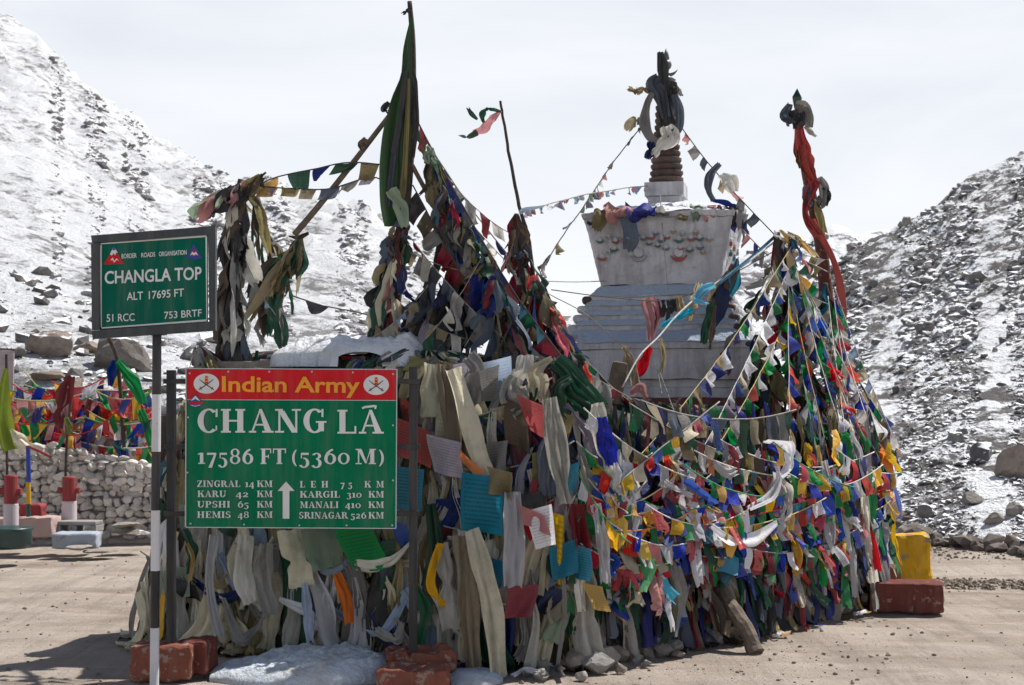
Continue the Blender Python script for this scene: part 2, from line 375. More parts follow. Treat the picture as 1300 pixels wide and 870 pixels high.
grit = g.noise(v, 75, 6, 0.8); c = g.mix(g.map(grit, .58, .70, 0, .6), c, (0.14, 0.115, 0.10)); c = g.mix(g.map(grit, .42, .30, 0, .5), c, (0.52, 0.47, 0.42))
hh_ = g.math('ADD', g.math('MULTIPLY', rut, .8), g.math('ADD', n, g.math('ADD', g.math('MULTIPLY', f, .5), g.math('ADD', g.math('MULTIPLY', grit, .25), g.math('MULTIPLY', trk, -.5)))))
g.out(g.prin(c, 0.95, g.bump(hh_, 0.9, 0.06), 0.1)); M_DIRT = m
M_PEB = rock_mat('loose_pebbles', (0.25, 0.205, 0.17), (0.45, 0.39, 0.34))

m, t = newmat('weathered_plaster'); g = NT(t); v = g.world(); st = g.world((4, 4, .5))
n = g.noise(v, 3.2, 8, .65); s2 = g.noise(st, 2.5, 6, .65, .3); sp = g.noise(v, 26, 6, .7)
c = g.mix(g.map(n, .35, .7), (0.56, 0.57, 0.60), (0.38, 0.385, 0.41)); c = g.mix(g.map(s2, .46, .70, 0, .7), c, (0.22, 0.195, 0.19)); c = g.mix(g.map(sp, .60, .70, 0, .6), c, (0.17, 0.145, 0.14))
g.out(g.prin(c, .9, g.bump(g.math('ADD', n, g.math('MULTIPLY', sp, .4)), .5, .02), .15)); M_PLAST = m
M_MAROON = painted('faded_maroon_paint', (0.11, 0.035, 0.03), (0.28, 0.2, 0.17), .8, .58, 14)
M_SPIRE = painted('weathered_spire_paint', (0.085, 0.048, 0.038), (0.045, 0.045, 0.042), .7, .5, 18)
M_SPIRE2 = painted('worn_spire_rim', (0.10, 0.07, 0.06), (0.10, 0.08, 0.07), .7, .55, 25)
M_GREYM = simple('grey_metal', (0.12, 0.12, 0.13), .5, .5, .4, 14)
M_WOOD = simple('weathered_wood', (0.17, 0.135, 0.105), .85, .2, .45, 16, .7, .01, obj=False)
M_WOODD = simple('dark_wood_pole', (0.075, 0.06, 0.05), .85, .2, .45, 20, .7, .01, obj=False)
M_CORD = simple('grey_cord', (0.36, 0.34, 0.31), .9, .1, .4, 30)
M_CORDS = {'grey': M_CORD, 'white': simple('white_cord', (0.62, 0.6, 0.56), .9, .1, .3, 30), 'yellow': simple('yellow_cord', (0.52, 0.43, 0.22), .9, .1, .3, 30),
           'orange': simple('orange_cord', (0.62, 0.27, 0.14), .9, .1, .3, 30), 'green': simple('green_cord', (0.08, 0.30, 0.13), .9, .1, .3, 30), 'dark': simple('dark_cord', (0.09, 0.085, 0.08), .9, .1, .3, 30), 'red': simple('red_cord', (0.55, 0.06, 0.05), .9, .1, .3, 30)}
M_BRICKR = painted('brick_red_block_paint', (0.215, 0.075, 0.052), (0.27, 0.19, 0.155), .9, .55, 17, .1)
M_BRICKD = painted('dull_maroon_block_paint', (0.15, 0.047, 0.038), (0.26, 0.17, 0.14), .9, .60, 15, .1)
M_YELB = painted('yellow_block_paint', (0.60, 0.34, 0.02), (0.30, 0.23, 0.14), .8, .57, 8, .15)
M_PINK = painted('faded_pink_kerb_paint', (0.46, 0.33, 0.30), (0.3, 0.25, 0.22), .8, .6, 9)
M_BOLR = painted('bollard_red_paint', (0.27, 0.03, 0.035), (0.3, 0.2, 0.18), .7, .7, 20)
M_BOLW = painted('bollard_white_paint', (0.60, 0.52, 0.54), (0.4, 0.33, 0.3), .7, .64, 14)
M_CONC = simple('grey_concrete', (0.30, 0.29, 0.28), .9, .15, .3, 8, .5, .01, obj=False)
M_PBLUE = painted('pale_blue_slab_paint', (0.36, 0.41, 0.48), (0.3, 0.27, 0.25), .85, .6, 12)
M_TEALB = simple('dark_teal_plastic', (0.02, 0.055, 0.055), .35, .5, .3, 6)

# ------------------------------------------------------------------ the ground, hills and scree
def gz(x, y):
    z = noise.noise(Vector((x * .35, y * .35, 0))) * .03 + noise.noise(Vector((x * 1.7, y * 1.7, 3))) * .014
    a = R(14); u = x * math.sin(a) + y * math.cos(a)
    if 6.5 < y < 22: z += 0.024 * noise.noise(Vector((x * .18, u * 2.2, 9))) + .004 * noise.noise(Vector((x * .9, u * 6, 4))) + .007 * noise.noise(Vector((x * 6, y * 6, 2)))
    return z - 0.01
xs = np.concatenate([np.linspace(-900, -60, 12), np.linspace(-45, -9, 12), np.arange(-8, 12, .09), np.linspace(13, 45, 12), np.linspace(60, 900, 12)])
ys = np.concatenate([np.linspace(-300, -20, 8), np.linspace(-12, 6.2, 12), np.arange(6.5, 20, .09), np.linspace(21, 45, 10), np.linspace(60, 1200, 14)])
gv = np.array([(x, y, gz(x, y) if abs(x) < 50 and -15 < y < 50 else -0.05) for y in ys for x in xs])
tag(mk('ground', gv, grid_faces(len(ys), len(xs)), M_DIRT, origin=np.zeros(3), smooth=True), kind='structure')

def interp(tab, x): return float(np.interp(x, [a for a, b in tab], [b for a, b in tab]))
def hill(name, ridge, foot, D0, D1, c0, c1, nc, nr, mat, amp, curve, dprof=1.0, back=True):
    """terrain laid out by bearing and distance: foot[] and ridge[] give the elevation of its two edges"""
    V = []; cols = np.linspace(c0, c1, nc)
    for j in range(nr + 6):
        v = j / (nr - 1)
        for px in cols:
            d0 = D0(px) if callable(D0) else D0; d1 = D1(px) if callable(D1) else D1
            if v <= 1:
                py = interp(foot, px) + (interp(ridge, px) - interp(foot, px)) * (v ** curve); D = d0 + (d1 - d0) * (v ** dprof)
                z = CH + (HY - py) / F * D
            else:
                D = d1 * (1 + (j - nr + 1) * .12); z = CH + (HY - interp(ridge, px)) / F * d1 - (j - nr + 1) ** 1.3 * d1 * .02
            x = (px - HX) / F * D
            k = min(1, v * 6) * (amp * D / 60)
            w = Vector((x * 3.2 / D1s[name], D * 3.2 / D1s[name], 0))
            z += k * (noise.fractal(w * 3, 1.0, 2.0, 5) * .8 + .5 * noise.fractal(w * 16, .8, 2.0, 4))
            V.append((x, D, z))
    o = mk(name, V, grid_faces(nr + 6, nc), mat, origin=np.zeros(3), smooth=True); tag(o, kind='structure')
    return np.array(V).reshape(nr + 6, nc, 3)[:nr]
D1s = {'left_mountain': 220, 'far_ridge': 150, 'right_scree_slope': 60}
RID_L = [(-1500, -420), (-600, -230), (0, 12), (50, 48), (100, 98), (150, 140), (200, 182), (250, 205), (290, 224), (350, 238), (420, 256), (480, 285), (530, 312), (570, 345), (620, 392), (700, 440), (820, 480), (960, 520)]
RID_B = [(300, 440), (560, 430), (660, 412), (760, 392), (860, 352), (940, 326), (1000, 308), (1060, 296), (1110, 302), (1200, 310), (1400, 330), (1800, 360)]
RID_R = [(860, 560), (960, 440), (1040, 352), (1085, 318), (1110, 302), (1140, 291), (1160, 277), (1200, 252), (1240, 228), (1270, 208), (1300, 192), (1600, 20), (2400, -300)]
HL = hill('left_mountain', RID_L, [(-1500, 520), (0, 520), (200, 525), (700, 540), (960, 560)], 19.5, lambda px: 220 - .05 * max(px, 0), -1500, 960, 300, 150, M_HILLL, 1.2, .85, 2.1)
HB = hill('far_ridge', RID_B, [(300, 530), (1800, 530)], 34, 150, 300, 1800, 160, 60, M_HILLB, 1.0, .85, 1.6)
HR = hill('right_scree_slope', RID_R, [(860, 688), (1130, 686), (1230, 690), (1300, 706), (1500, 760), (2400, 860)], lambda px: interp([(860, 17.5), (1130, 17.6), (1300, 15.6), (1500, 12), (2400, 8.5)], px), 62, 860, 2400, 330, 190, M_HILLR, .6, .9, 1.5)

def scatter(name, H, mat, n, smin, smax, r, cr, rows, power=1.0, sink=.25, flat=.7, lev=0, clump=0.0, nvar=24):
    """thousands of stones joined, beyond the ones that stand singly"""
    shapes = [rock_shape(r, lev) for _ in range(nvar)]; parts = []; tries = 0
    while len(parts) < n and tries < n * 6:
        tries += 1
        v = rows[0] + (rows[1] - rows[0]) * r.random() ** power; u = r.uniform(*cr)
        j = v * (H.shape[0] - 2); i = u * (H.shape[1] - 2); j0, i0 = int(j), int(i); p = H[j0, i0] + (H[j0 + 1, i0] - H[j0, i0]) * (j - j0) + (H[j0, i0 + 1] - H[j0, i0]) * (i - i0)
        if clump > 0 and noise.noise(Vector((p[0], p[1], 0)) * (40.0 / p[1])) < clump - .35: continue
        s = smin + (smax - smin) * r.random() ** 4
        vs, f = shapes[r.integers(len(shapes))]
        s *= min(1.0, p[1] / 38)
        q = (vs * np.array([1.0, 1.0, flat]) * s) @ rot_rand(r, .5).T + p + np.array([0, 0, s * (.5 - sink)])
        parts.append((q, f))
    v, f = join(parts); return tag(mk(name, v, f, mat, origin=np.zeros(3)), kind='stuff')
r1 = np.random.default_rng(3)
def cR(px): return (px - 860) / (2400 - 860)
def cL(px): return (px + 1500) / 2460
scatter('scree', HR, M_ROCKS, 7000, .03, .17, r1, (cR(990), cR(1330)), (0.0, .62), 1.0, clump=.32, flat=.5, sink=.35)
scatter('scree', HR, M_ROCKS, 3600, .05, .27, r1, (cR(1000), cR(1330)), (.5, 1.0), 1.0, clump=.32, flat=.5, sink=.35)
scatter('scree', HL, M_ROCKL, 5000, .04, .28, r1, (cL(-30), cL(620)), (.25, .75), 1.0, clump=.40, flat=.5, sink=.4)
scatter('scree', HL, M_ROCKL, 6500, .10, .75, r1, (cL(-30), cL(640)), (.7, .99), 1.0, clump=.40, flat=.4, sink=.45)
scatter('scree', HL, M_ROCKS, 420, .05, .4, r1, (cL(-60), cL(300)), (.02, .3), 1.0, flat=.5, sink=.4)
scatter('scree', HB, M_ROCKL, 1300, .1, .8, r1, (.3, .6), (.5, 1.0), 1.0, clump=.3, flat=.5, sink=.35)

def on_hill(H, px, py):
    """the hill point seen in a given direction"""
    q = H.reshape(-1, 3); X = HX + F * q[:, 0] / q[:, 1]; Y = HY - F * (q[:, 2] - CH) / q[:, 1]
    return q[np.argmin((X - px) ** 2 + (Y - py) ** 2)].copy()
def boulder(px, py, w, h, H=None, label='', mat=M_BOUL, Y=None, group=None, seed=0, depth=.8, cat='boulder', name='boulder'):
    r = np.random.default_rng(seed + int(px * 7 + py)); p = on_hill(H, px, py) if H is not None else P(px, py, Y)
    k = p[1] / F; v, f = rock_shape(r, 2, planes=17)
    v = v @ np.array(Matrix.Rotation(r.uniform(0, 6), 3, 'Z')).T
    v = v / np.abs(v).max(0); v = v * np.array([w * k / 2, w * k / 2 * depth, h * k * .62])
    v = v + np.array([p[0], p[1], p[2] + h * k * .33])
    return tag(mk(name, v, f, mat), label, cat, group)
# big boulders beyond the wall and on the right slope
for (px, py, w, h, lab) in [(68, 452, 78, 34, 'broad brown boulder on the snow left of the square road sign, wider of the two behind it'), (152, 466, 80, 44, 'brown wedge-shaped boulder on the snow just under the square road sign'),
        (88, 506, 42, 34, 'rounded dark boulder between prayer flags on top of the stone wall'), (128, 514, 40, 30, 'rounded pale boulder right of the maroon flag above the stone wall'),
        (115, 447, 40, 14, 'low flat rock in the snow between the two big brown boulders'), (60, 480, 44, 12, 'thin slab of rock in the snow under the broad brown boulder'),
        (20, 452, 26, 14, 'small rock by the board at the far left'), (160, 490, 30, 10, 'small flat rock in the snow below the wedge-shaped boulder')]:
    boulder(px, py, w, h, HL, lab)
rl = [(1284, 606, 50, 44, 'large brown boulder halfway down the right slope at the picture edge'), (1250, 582, 36, 26, 'split dark boulder above the large brown one on the right slope'),
      (1205, 690, 28, 12, 'brown rock at the foot of the right slope above the yellow block'), (1262, 664, 30, 15, 'grey rock near the foot of the right slope'),
      (1180, 655, 26, 18, 'dark rock in the snow close to the cairn above the yellow block'), (1235, 640, 34, 18, 'flat rock in the snow left of the large brown boulder'),
      (1240, 360, 24, 20, 'dark boulder standing out high on the right slope'), (1175, 425, 26, 18, 'dark rock standing out midway up the right slope'), (1150, 286, 12, 13, 'small lone boulder on the skyline of the right slope'),
      (1070, 299, 16, 11, 'rounded boulder on the skyline beside the red banner pole'), (1192, 420, 30, 20, 'slate coloured slab tilted in the snow on the right slope'), (1285, 690, 28, 13, 'rock at the foot of the right slope by the picture edge'),
      (1210, 560, 26, 16, 'dark rock on the snow patch of the right slope'), (1288, 652, 26, 18, 'brown rock just below the large brown boulder'), (1090, 470, 20, 16, 'dark rock low on the slope next to the fan of flags')]
for (px, py, w, h, lab) in rl: boulder(px, py, w, h, HR, lab, M_ROCKS if 'dark' in lab or 'slate' in lab else M_BOUL)
for i in range(100):
    px, py = U(1075, 1300), U(330, 640)
    if py < interp(RID_R, px) + 20 or (px < 1150 and py > 540): continue
    s = U(7, 14); asp = U(.45, .85); boulder(px, py, s, s * asp, HR, f"{'small' if s < 12 else 'larger'} {'flat' if asp < .6 else 'upright'} grey boulder {'high' if py < 430 else 'midway' if py < 560 else 'low'} on the right slope {'close to the cairn' if px < 1150 else 'above the yellow block' if px < 1220 else 'towards the picture edge'}", M_ROCKS, group='boulders among the scree of the right slope', seed=i)

# dirt bank at the foot of the right slope, pebbles
rr = np.random.default_rng(31); shp = [rock_shape(rr, 0) for _ in range(12)]; pp_ = []
for i in range(420):
    px = rr.uniform(1135, 1345); Y = interp([(1130, 17.8), (1300, 16.0), (1345, 15.4)], px) + rr.uniform(-.5, 1.0); s_ = .03 + .15 * rr.random() ** 3 * (1.5 if px > 1220 else 1); x = (px - HX) / F * Y
    v, f = shp[rr.integers(12)]; pp_.append(((v * np.array([1, 1, .65]) * s_) @ rot_rand(rr, .4).T + np.array([x, Y, .0 + s_ * .3 + max(0, Y - 16.6) * .12]), f))
v, f = join(pp_); tag(mk('rubble', v, f, rock_mat('dirty_rubble', (0.17, 0.135, 0.11), (0.30, 0.25, 0.21)), origin=np.zeros(3)), kind='stuff')
parts = []; r2 = np.random.default_rng(5); sh = [rock_shape(r2, 0) for _ in range(14)]
for i in range(6500):
    k = r2.random()
    if k < .25: p = P(r2.uniform(1180, 1310), r2.uniform(733, 746), 13); Y = CH * F / (p[2] * 0 + (r2.uniform(733, 745) - HY)); px = r2.uniform(1185, 1320)
    elif k < .5: Y = r2.uniform(15.2, 17.6); px = r2.uniform(1130, 1330)
    elif k < .62: Y = r2.uniform(8.2, 11.5); px = r2.uniform(720, 1130); 
    else: Y = r2.uniform(7.5, 16); px = r2.uniform(-40, 1340)
    x = (px - HX) / F * Y; s = .003 + .020 * r2.random() ** 6 * (1.7 if k < .5 else 1)
    v, f = sh[r2.integers(14)]; parts.append((v * s * np.array([1, 1, .7]) + np.array([x, Y, gz(x, Y) + s * .2]), f))
v, f = join(parts); tag(mk('pebbles', v, f, M_PEB, origin=np.zeros(3)), kind='stuff')

# ------------------------------------------------------------------ the cairn wall: outline on the ground, height and batter along it
OUTL = [(-1.7, 12.6), (-2.3, 11.4), (-2.56, 10.3), (-2.54, 9.66), (-2.0, 9.38), (-1.2, 9.2), (-.4, 8.98), (.08, 8.82), (.40, 8.82), (.80, 9.08), (1.3, 9.6), (1.75, 10.1), (2.2, 10.62), (2.62, 11.2), (2.88, 11.8), (2.98, 12.5), (2.9, 13.4), (2.5, 14.3)]
def catmull(pts, n):
    pts = np.array(pts, float); p = np.vstack([2 * pts[0] - pts[1], pts, 2 * pts[-1] - pts[-2]]); o = []
    m = len(pts) - 1
    for q in np.linspace(0, m - 1e-6, n):
        i = int(q); t = q - i; a, b, c, d = p[i:i + 4]
        o.append(.5 * ((2 * b) + (-a + c) * t + (2 * a - 5 * b + 4 * c - d) * t * t + (-a + 3 * b - 3 * c + d) * t ** 3))
    return np.array(o)
NW = 420; W0 = catmull(OUTL, NW)
tg = np.gradient(W0, axis=0); tg /= np.linalg.norm(tg, axis=1, keepdims=True)
WN = np.stack([tg[:, 1], -tg[:, 0]], 1)                        # outward normal
WH = np.interp(W0[:, 0] + 0 * W0[:, 1], [-2.6, -2.3, -1.9, .05, .35, .7, 1.2, 2.2, 3.2], [1.8, 1.93, 1.98, 1.94, 1.84, 1.66, 1.50, 1.42, 1.5])
WB = np.interp(np.arange(NW) / NW, [0, .15, .25, .5, .58, .7, .8, 1], [.25, .34, .20, .10, .08, .03, -.10, -.16])   # inset per metre of height
WVIS = np.array([(W0[i] @ WN[i]) < 0 for i in range(NW)])      # turned to the road
def wallp(i, z, out=0.0):
    q = W0[i] + WN[i] * (out - WB[i] * z); return np.array([q[0], q[1], z])
def face(px, py, out=0.0):
    """point of the wall's outer skin in the direction (px,py), its outward normal and sideways tangent"""
    best = None
    for i in np.nonzero(WVIS)[0]:
        q = W0[i]; z = CH + (HY - py) / F * q[1]; p = wallp(i, max(z, 0.0), out); p[2] = CH + (HY - py) / F * p[1]
        e = abs(HX + F * p[0] / p[1] - px)
        if best is None or e < best[0]: best = (e, i, p)
    _, i, p = best; return p, np.array([WN[i][0], WN[i][1], 0]), np.array([tg[i][0], tg[i][1], 0])
cairn = empty('flag_cairn', (0.3, 10.5, 0), 'walled cairn matted with old cloth that rings the white chorten', 'cairn')
V = []; lev = [(0, -.06), (.3, -.07), (.7, -.08), (1.1, -.1), (1.5, -.12), (1.0, -.2), (1.0, -.5), (.8, -.72), (.0, -.75)]
nz = 16
for i in range(0, NW, 3):
    h = WH[i]
    for k in range(nz):
        t = k / (nz - 1); z = h * t
        p = wallp(i, z, -.10 - .07 * t); nn = noise.noise(Vector((p[0] * 2.2, p[1] * 2.2, z * 1.1))) * .08 + noise.noise(Vector((p[0] * 9, p[1] * 9, z * 1.4))) * .05
        q = p[:2] + WN[i] * nn; V.append((q[0], q[1], z - (.02 if k == 0 else 0)))
    for dz, dd in ((.03, .25), (-.02, .45), (-.25, .62), (-h, .65)):
        p = wallp(i, h, -.17 - dd); V.append((p[0], p[1], max(h + dz + noise.noise(Vector((p[0] * 3, p[1] * 3, 0))) * .05, -.02)))
na = nz + 4; ni = len(range(0, NW, 3))
mk('cloth_mound', V, [q[::-1] for q in grid_faces(ni, na)], M_MAT, cairn, smooth=True)
v, f = roughbox(-2.0, .12, 9.55, 10.9, 0, 1.93, 9, .05, 0, 3); mk('stone_platform', v, f, M_STONE, cairn)
# the low stones the cairn stands on, seen under the hem of the flags
r3 = np.random.default_rng(11)
for k in range(46):
    i = int(r3.uniform(.46, .86) * NW); s = r3.uniform(.06, .14); p = wallp(i, 0, r3.uniform(-.12, .02))
    v, f = rock_shape(r3, 1); v = v * np.array([s * 1.3, s, s * .8]) @ rot_rand(r3, .2).T + np.array([p[0], p[1], s * .4]); mk('stone', v, f, M_STONE, cairn)

# ------------------------------------------------------------------ the chorten (stupa)
SXc, SYc, STH = 1.41, 13.0, -R(13)
st = empty('chorten', (SXc, SYc, 1.3), 'whitewashed stone chorten with stepped base, flared dome and ringed spire inside the flag cairn', 'chorten')
def sq(w0, z0, w1, z1, bev=0.012, d=None):
    d0, d1 = (w0, w1) if d is None else d
    def ring(w, dd, z):
        a, b, c = w / 2, dd / 2, bev
        return [(-a + c, -b, z), (a - c, -b, z), (a, -b + c, z), (a, b - c, z), (a - c, b, z), (-a + c, b, z), (-a, b - c, z), (-a, -b + c, z)]
    v = np.array(ring(w0, d0, z0) + ring(w1, d1, z1), float); v = rotz(v, STH) + np.array([SXc, SYc, 0])
    return v, [tuple(range(7, -1, -1)), tuple(range(8, 16))] + [(k, (k + 1) % 8, 8 + (k + 1) % 8, 8 + k) for k in range(8)]
def sub(vf, n=4, amp=.008, sc=6):
    """cut faces finer and roughen"""
    import bmesh
    bm = bmesh.new(); vs = [bm.verts.new(p) for p in vf[0]]
    for q in vf[1]: bm.faces.new([vs[i] for i in q])
    bmesh.ops.triangulate(bm, faces=[x for x in bm.faces if len(x.verts) > 4])
    for _ in range(n): bmesh.ops.subdivide_edges(bm, edges=bm.edges[:], cuts=1, use_grid_fill=True)
    for x in bm.verts: x.co += noise.noise_vector(x.co * sc) * amp + noise.noise_vector(x.co * sc * 4) * amp * .4
    bm.verts.ensure_lookup_table(); bm.verts.index_update()
    o = np.array([tuple(x.co) for x in bm.verts]), [tuple(w.index for w in x.verts) for x in bm.faces]; bm.free(); return o
def spart(name, vf, mat, n=3, amp=.008, sm=False): v, f = sub(vf, n, amp); return mk(name, v, f, mat, st, smooth=sm)
spart('foundation', sq(2.5, .0, 2.4, 1.40), M_MAROON, 4, .02)
spart('plinth_ledge', sq(2.34, 1.403, 2.30, 1.50), M_MAROON, 4, .01)
dent = []
for k in range(46):
    x = -1.10 + k * .049
    for s in (0, 1):
        v, f = box(x, x + .025, -1.135, -1.10, 1.52, 1.55) if s == 0 else box(1.10, 1.135, x, x + .025, 1.52, 1.55)
        dent.append((rotz(v, STH) + np.array([SXc, SYc, 0]), f))
v, f = join(dent); tag(mk('dentil_row', v, f, M_BOLR, st), kind='stuff')
spart('plinth_band', sq(2.20, 1.503, 2.18, 1.60), M_MAROON, 4, .008)
spart('plinth_band', sq(2.06, 1.603, 2.02, 1.70), M_MAROON, 4, .012)
M_SNOWB = snow_mat('shade_tinted_step_snow', (0.42, 0.50, 0.62), .2)  # snow copy with the blue shade of the steps put into its colour
spart('plinth_snow', sq(2.15, 1.601, 2.07, 1.628), M_SNOW, 4, .012, True)
spart('plinth', sq(1.62, 1.703, 1.60, 1.79), M_PLAST, 4, .01); spart('plinth', sq(1.56, 1.793, 1.55, 1.86), M_PLAST, 4, .008)
spart('plinth', sq(1.64, 1.863, 1.63, 2.12), M_PLAST, 4, .014)
tiers = [(1.66, 2.123, 2.19), (1.44, 2.193, 2.345), (1.36, 2.348, 2.435), (1.29, 2.438, 2.52), (1.22, 2.523, 2.605)]
for k, (w, z0, z1) in enumerate(tiers):
    spart('step', sq(w, z0, w - .01, z1), M_PLAST, 4, .01)
    nw = tiers[k + 1][0] if k < 4 else 1.02; zt = (tiers[k + 1][1] + (.10 if k == 0 else .035)) if k < 4 else 2.70
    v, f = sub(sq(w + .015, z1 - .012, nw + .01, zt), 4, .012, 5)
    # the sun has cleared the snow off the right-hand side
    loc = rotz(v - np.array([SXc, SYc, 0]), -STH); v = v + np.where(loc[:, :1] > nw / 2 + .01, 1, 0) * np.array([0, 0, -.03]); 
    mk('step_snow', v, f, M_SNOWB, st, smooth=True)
r4 = np.random.default_rng(8)
for (w, z0, z1) in tiers:                                     # loose facing stones on the right flank and dark broken corners
    n = 5
    for k in range(n):
        y = -w / 2 + (k + .5) * w / n; h = z1 - z0
        v, f = roughbox(w / 2 - .05, w / 2 + .045, y - w / n * .42, y + w / n * .42, z0 + .004, z1 - .004 + r4.uniform(-.01, .02), 4, .008)
        mk('facing_stone', rotz(v, STH) + np.array([SXc, SYc, 0]), f, M_PLAST, st)
    for sx in (-1, 1):
        v, f = roughbox(sx * w / 2 - .07, sx * w / 2 + .03, -w / 2 - .012, -w / 2 + .07, z0 + .004, z1 - .002, 5, .008); mk('corner_stone', rotz(v, STH) + np.array([SXc, SYc, 0]), f, M_SPIRE if sx > 0 or z0 > 2.5 else M_PLAST, st)
spart('dome', sq(1.05, 2.70, 1.30, 3.27, .03), M_PLAST, 5, .014)
spart('dome_rim', sq(1.32, 3.272, 1.34, 3.32, .03), M_PLAST, 4, .012)
v, f = sub(sq(1.34, 3.322, .5, 3.455, .1), 5, .03, 4); mk('dome_snow', v, f, M_SNOW, st, smooth=True)
# moulded garlands on the dome: crescents and discs in worn colours
GC = [simple('garland_' + n, c, .7, .2, .4, 18) for n, c in (('red', (.38, .10, .09)), ('green', (.07, .17, .15)), ('ochre', (.40, .28, .13)), ('blue', (.12, .18, .27)), ('grey', (.36, .37, .40)))]
def dome_pt(u, z, side=0, out=0.0):
    hw = (1.05 + (z - 2.70) / .57 * .25) / 2; v = np.array([[u, -hw - out, z]]) if side == 0 else np.array([[hw + out, u, z]])
    return (rotz(v, STH) + np.array([SXc, SYc, 0]))[0]
def crescent(u, z, rad, mat, side=0):
    V = []; n = 16
    for k in range(n + 1):
        a = R(195 + 150 * k / n); w = .34 * math.sin(math.pi * k / n) + .04
        for ro, ou in ((1, .004), (1, .028), (1 - w, .028), (1 - w, .004)): V.append(dome_pt(u + math.cos(a) * rad * ro, z + math.sin(a) * rad * ro, side, ou))
    f = grid_faces(n + 1, 4, True); f += [(3, 2, 1, 0), (n * 4, n * 4 + 1, n * 4 + 2, n * 4 + 3)]; mk('garland_crescent', V, f, mat, st)
    V = [];
    for k in range(12):
        a = 2 * math.pi * k / 12
        for ro, ou in ((.62, .004), (.5, .02)): V.append(dome_pt(u + math.cos(a) * rad * ro, z + math.sin(a) * rad * ro, side, ou))
    f = [((2 * k) % 24, (2 * k + 2) % 24, (2 * k + 3) % 24, (2 * k + 1) % 24) for k in range(12)] + [tuple(range(1, 24, 2))]; mk('garland_disc', V, f, M_PLAST, st)
zz = lambda py: 1.6 + (520 - py) / 145.6
uu = lambda px: (px - 840) / 145.6
for (px, py, rr, c) in [(766, 302, 5, 1), (777, 298, 4, 4), (786, 303, 5, 0), (798, 300, 5, 2), (812, 296, 5, 1), (822, 301, 4, 3), (832, 299, 5, 0), (845, 303, 5, 3), (852, 300, 4, 0), (867, 303, 6, 1), (882, 302, 5, 0), (893, 302, 5, 1), (905, 304, 4, 2), (829, 307, 4, 1), (840, 310, 4, 1),
        (784, 313, 5, 1), (850, 313, 5, 3), (869, 314, 4, 0), (880, 316, 5, 1), (893, 313, 5, 3), (768, 323, 6, 0), (777, 317, 4, 4), (815, 320, 10, 4), (866, 321, 10, 0), (897, 320, 4, 2), (806, 293, 4, 4), (838, 295, 4, 3), (860, 293, 4, 2), (872, 296, 4, 4), (888, 295, 4, 2)]:
    crescent(uu(px), zz(py), rr / 145.6 * 1.1, GC[c])
for k in range(5): crescent(-.4 + k * .2, zz(305 + (k % 2) * 10), .045, GC[k % 5], 1)
spart('harmika', sq(.30, 3.44, .30, 3.53), M_PLAST, 3, .004); spart('harmika', sq(.355, 3.533, .355, 3.655), M_PLAST, 3, .004)
# spire rings
for k in range(13):
    t = k / 12; z = 3.66 + k * .060; r_ = .158 - .07 * t
    v, f = lathe([(r_ * .86, z), (r_ * .90, z + .008), (r_, z + .03), (r_ * 1.0, z + .05), (r_ * .84, z + .06), (r_ * .82, z + .060)], (SXc + .004 * math.sin(k), SYc), 20); mk('spire_ring', v, f, M_SPIRE if k % 3 else M_SPIRE2, st, smooth=False)
v, f = lathe([(.10, 4.44), (.115, 4.46), (.11, 4.51), (.07, 4.55), (.065, 4.59), (.09, 4.61), (.03, 4.65)], (SXc, SYc), 18); mk('parasol_cap', v, f, M_GREYM, st, smooth=True)
n = 16; V = []
for k in range(n + 1):
    a = R(200 + 140 * k / n); w = .3 * math.sin(math.pi * k / n) + .03
    for ro, yy in ((1, -.012), (1, .012), (1 - w, .012), (1 - w, -.012)): V.append((SXc + .01 + math.cos(a) * .10 * ro, SYc + yy, 4.74 + math.sin(a) * .10 * ro))
mk('crescent_moon', V, grid_faces(n + 1, 4, True) + [(3, 2, 1, 0), (n * 4, n * 4 + 1, n * 4 + 2, n * 4 + 3)], M_GREYM, st)
v, f = ICO2; mk('sun_ball', v * np.array([.05, .05, .05]) + np.array([SXc, SYc, 4.75]), f, M_GREYM, st, smooth=True)
v, f = lathe([(.02, 4.78), (.03, 4.81), (.022, 4.85), (.004, 4.90)], (SXc, SYc), 10); mk('flame_tip', v, f, M_GREYM, st, smooth=True)

# ------------------------------------------------------------------ lettering: a seriffed alphabet cut from strokes
TK, TH, SE = .21, .075, .07
def Rr(x0, y0, x1, y1): return [(x0, y0), (x1, y0), (x1, y1), (x0, y1)]
def Qd(*p): return list(p)
def Ar(cx, cy, rx, ry, tx, ty, a0, a1, n=14):
    o = []
    for k in range(n):
        p = []
        for a in (R(a0 + (a1 - a0) * k / n), R(a0 + (a1 - a0) * (k + 1) / n)): p.append(a)
        c = lambda a, i: (cx + math.cos(a) * (rx - i * tx), cy + math.sin(a) * (ry - i * ty))
        o.append([c(p[0], 1), c(p[0], 0), c(p[1], 0), c(p[1], 1)])
    return o
def sb(x0, x1, y=0): return Rr(x0 - SE, y, x1 + SE, y + TH)
def stem(x, y0=0, y1=1, s=(1, 1), w=TK):
    o = [Rr(x, y0 + (TH if s[0] else 0), x + w, y1 - (TH if s[1] else 0))]
    if s[0]: o.append(sb(x, x + w, y0))
    if s[1]: o.append(sb(x, x + w, y1 - TH))
    return o
X0 = .09
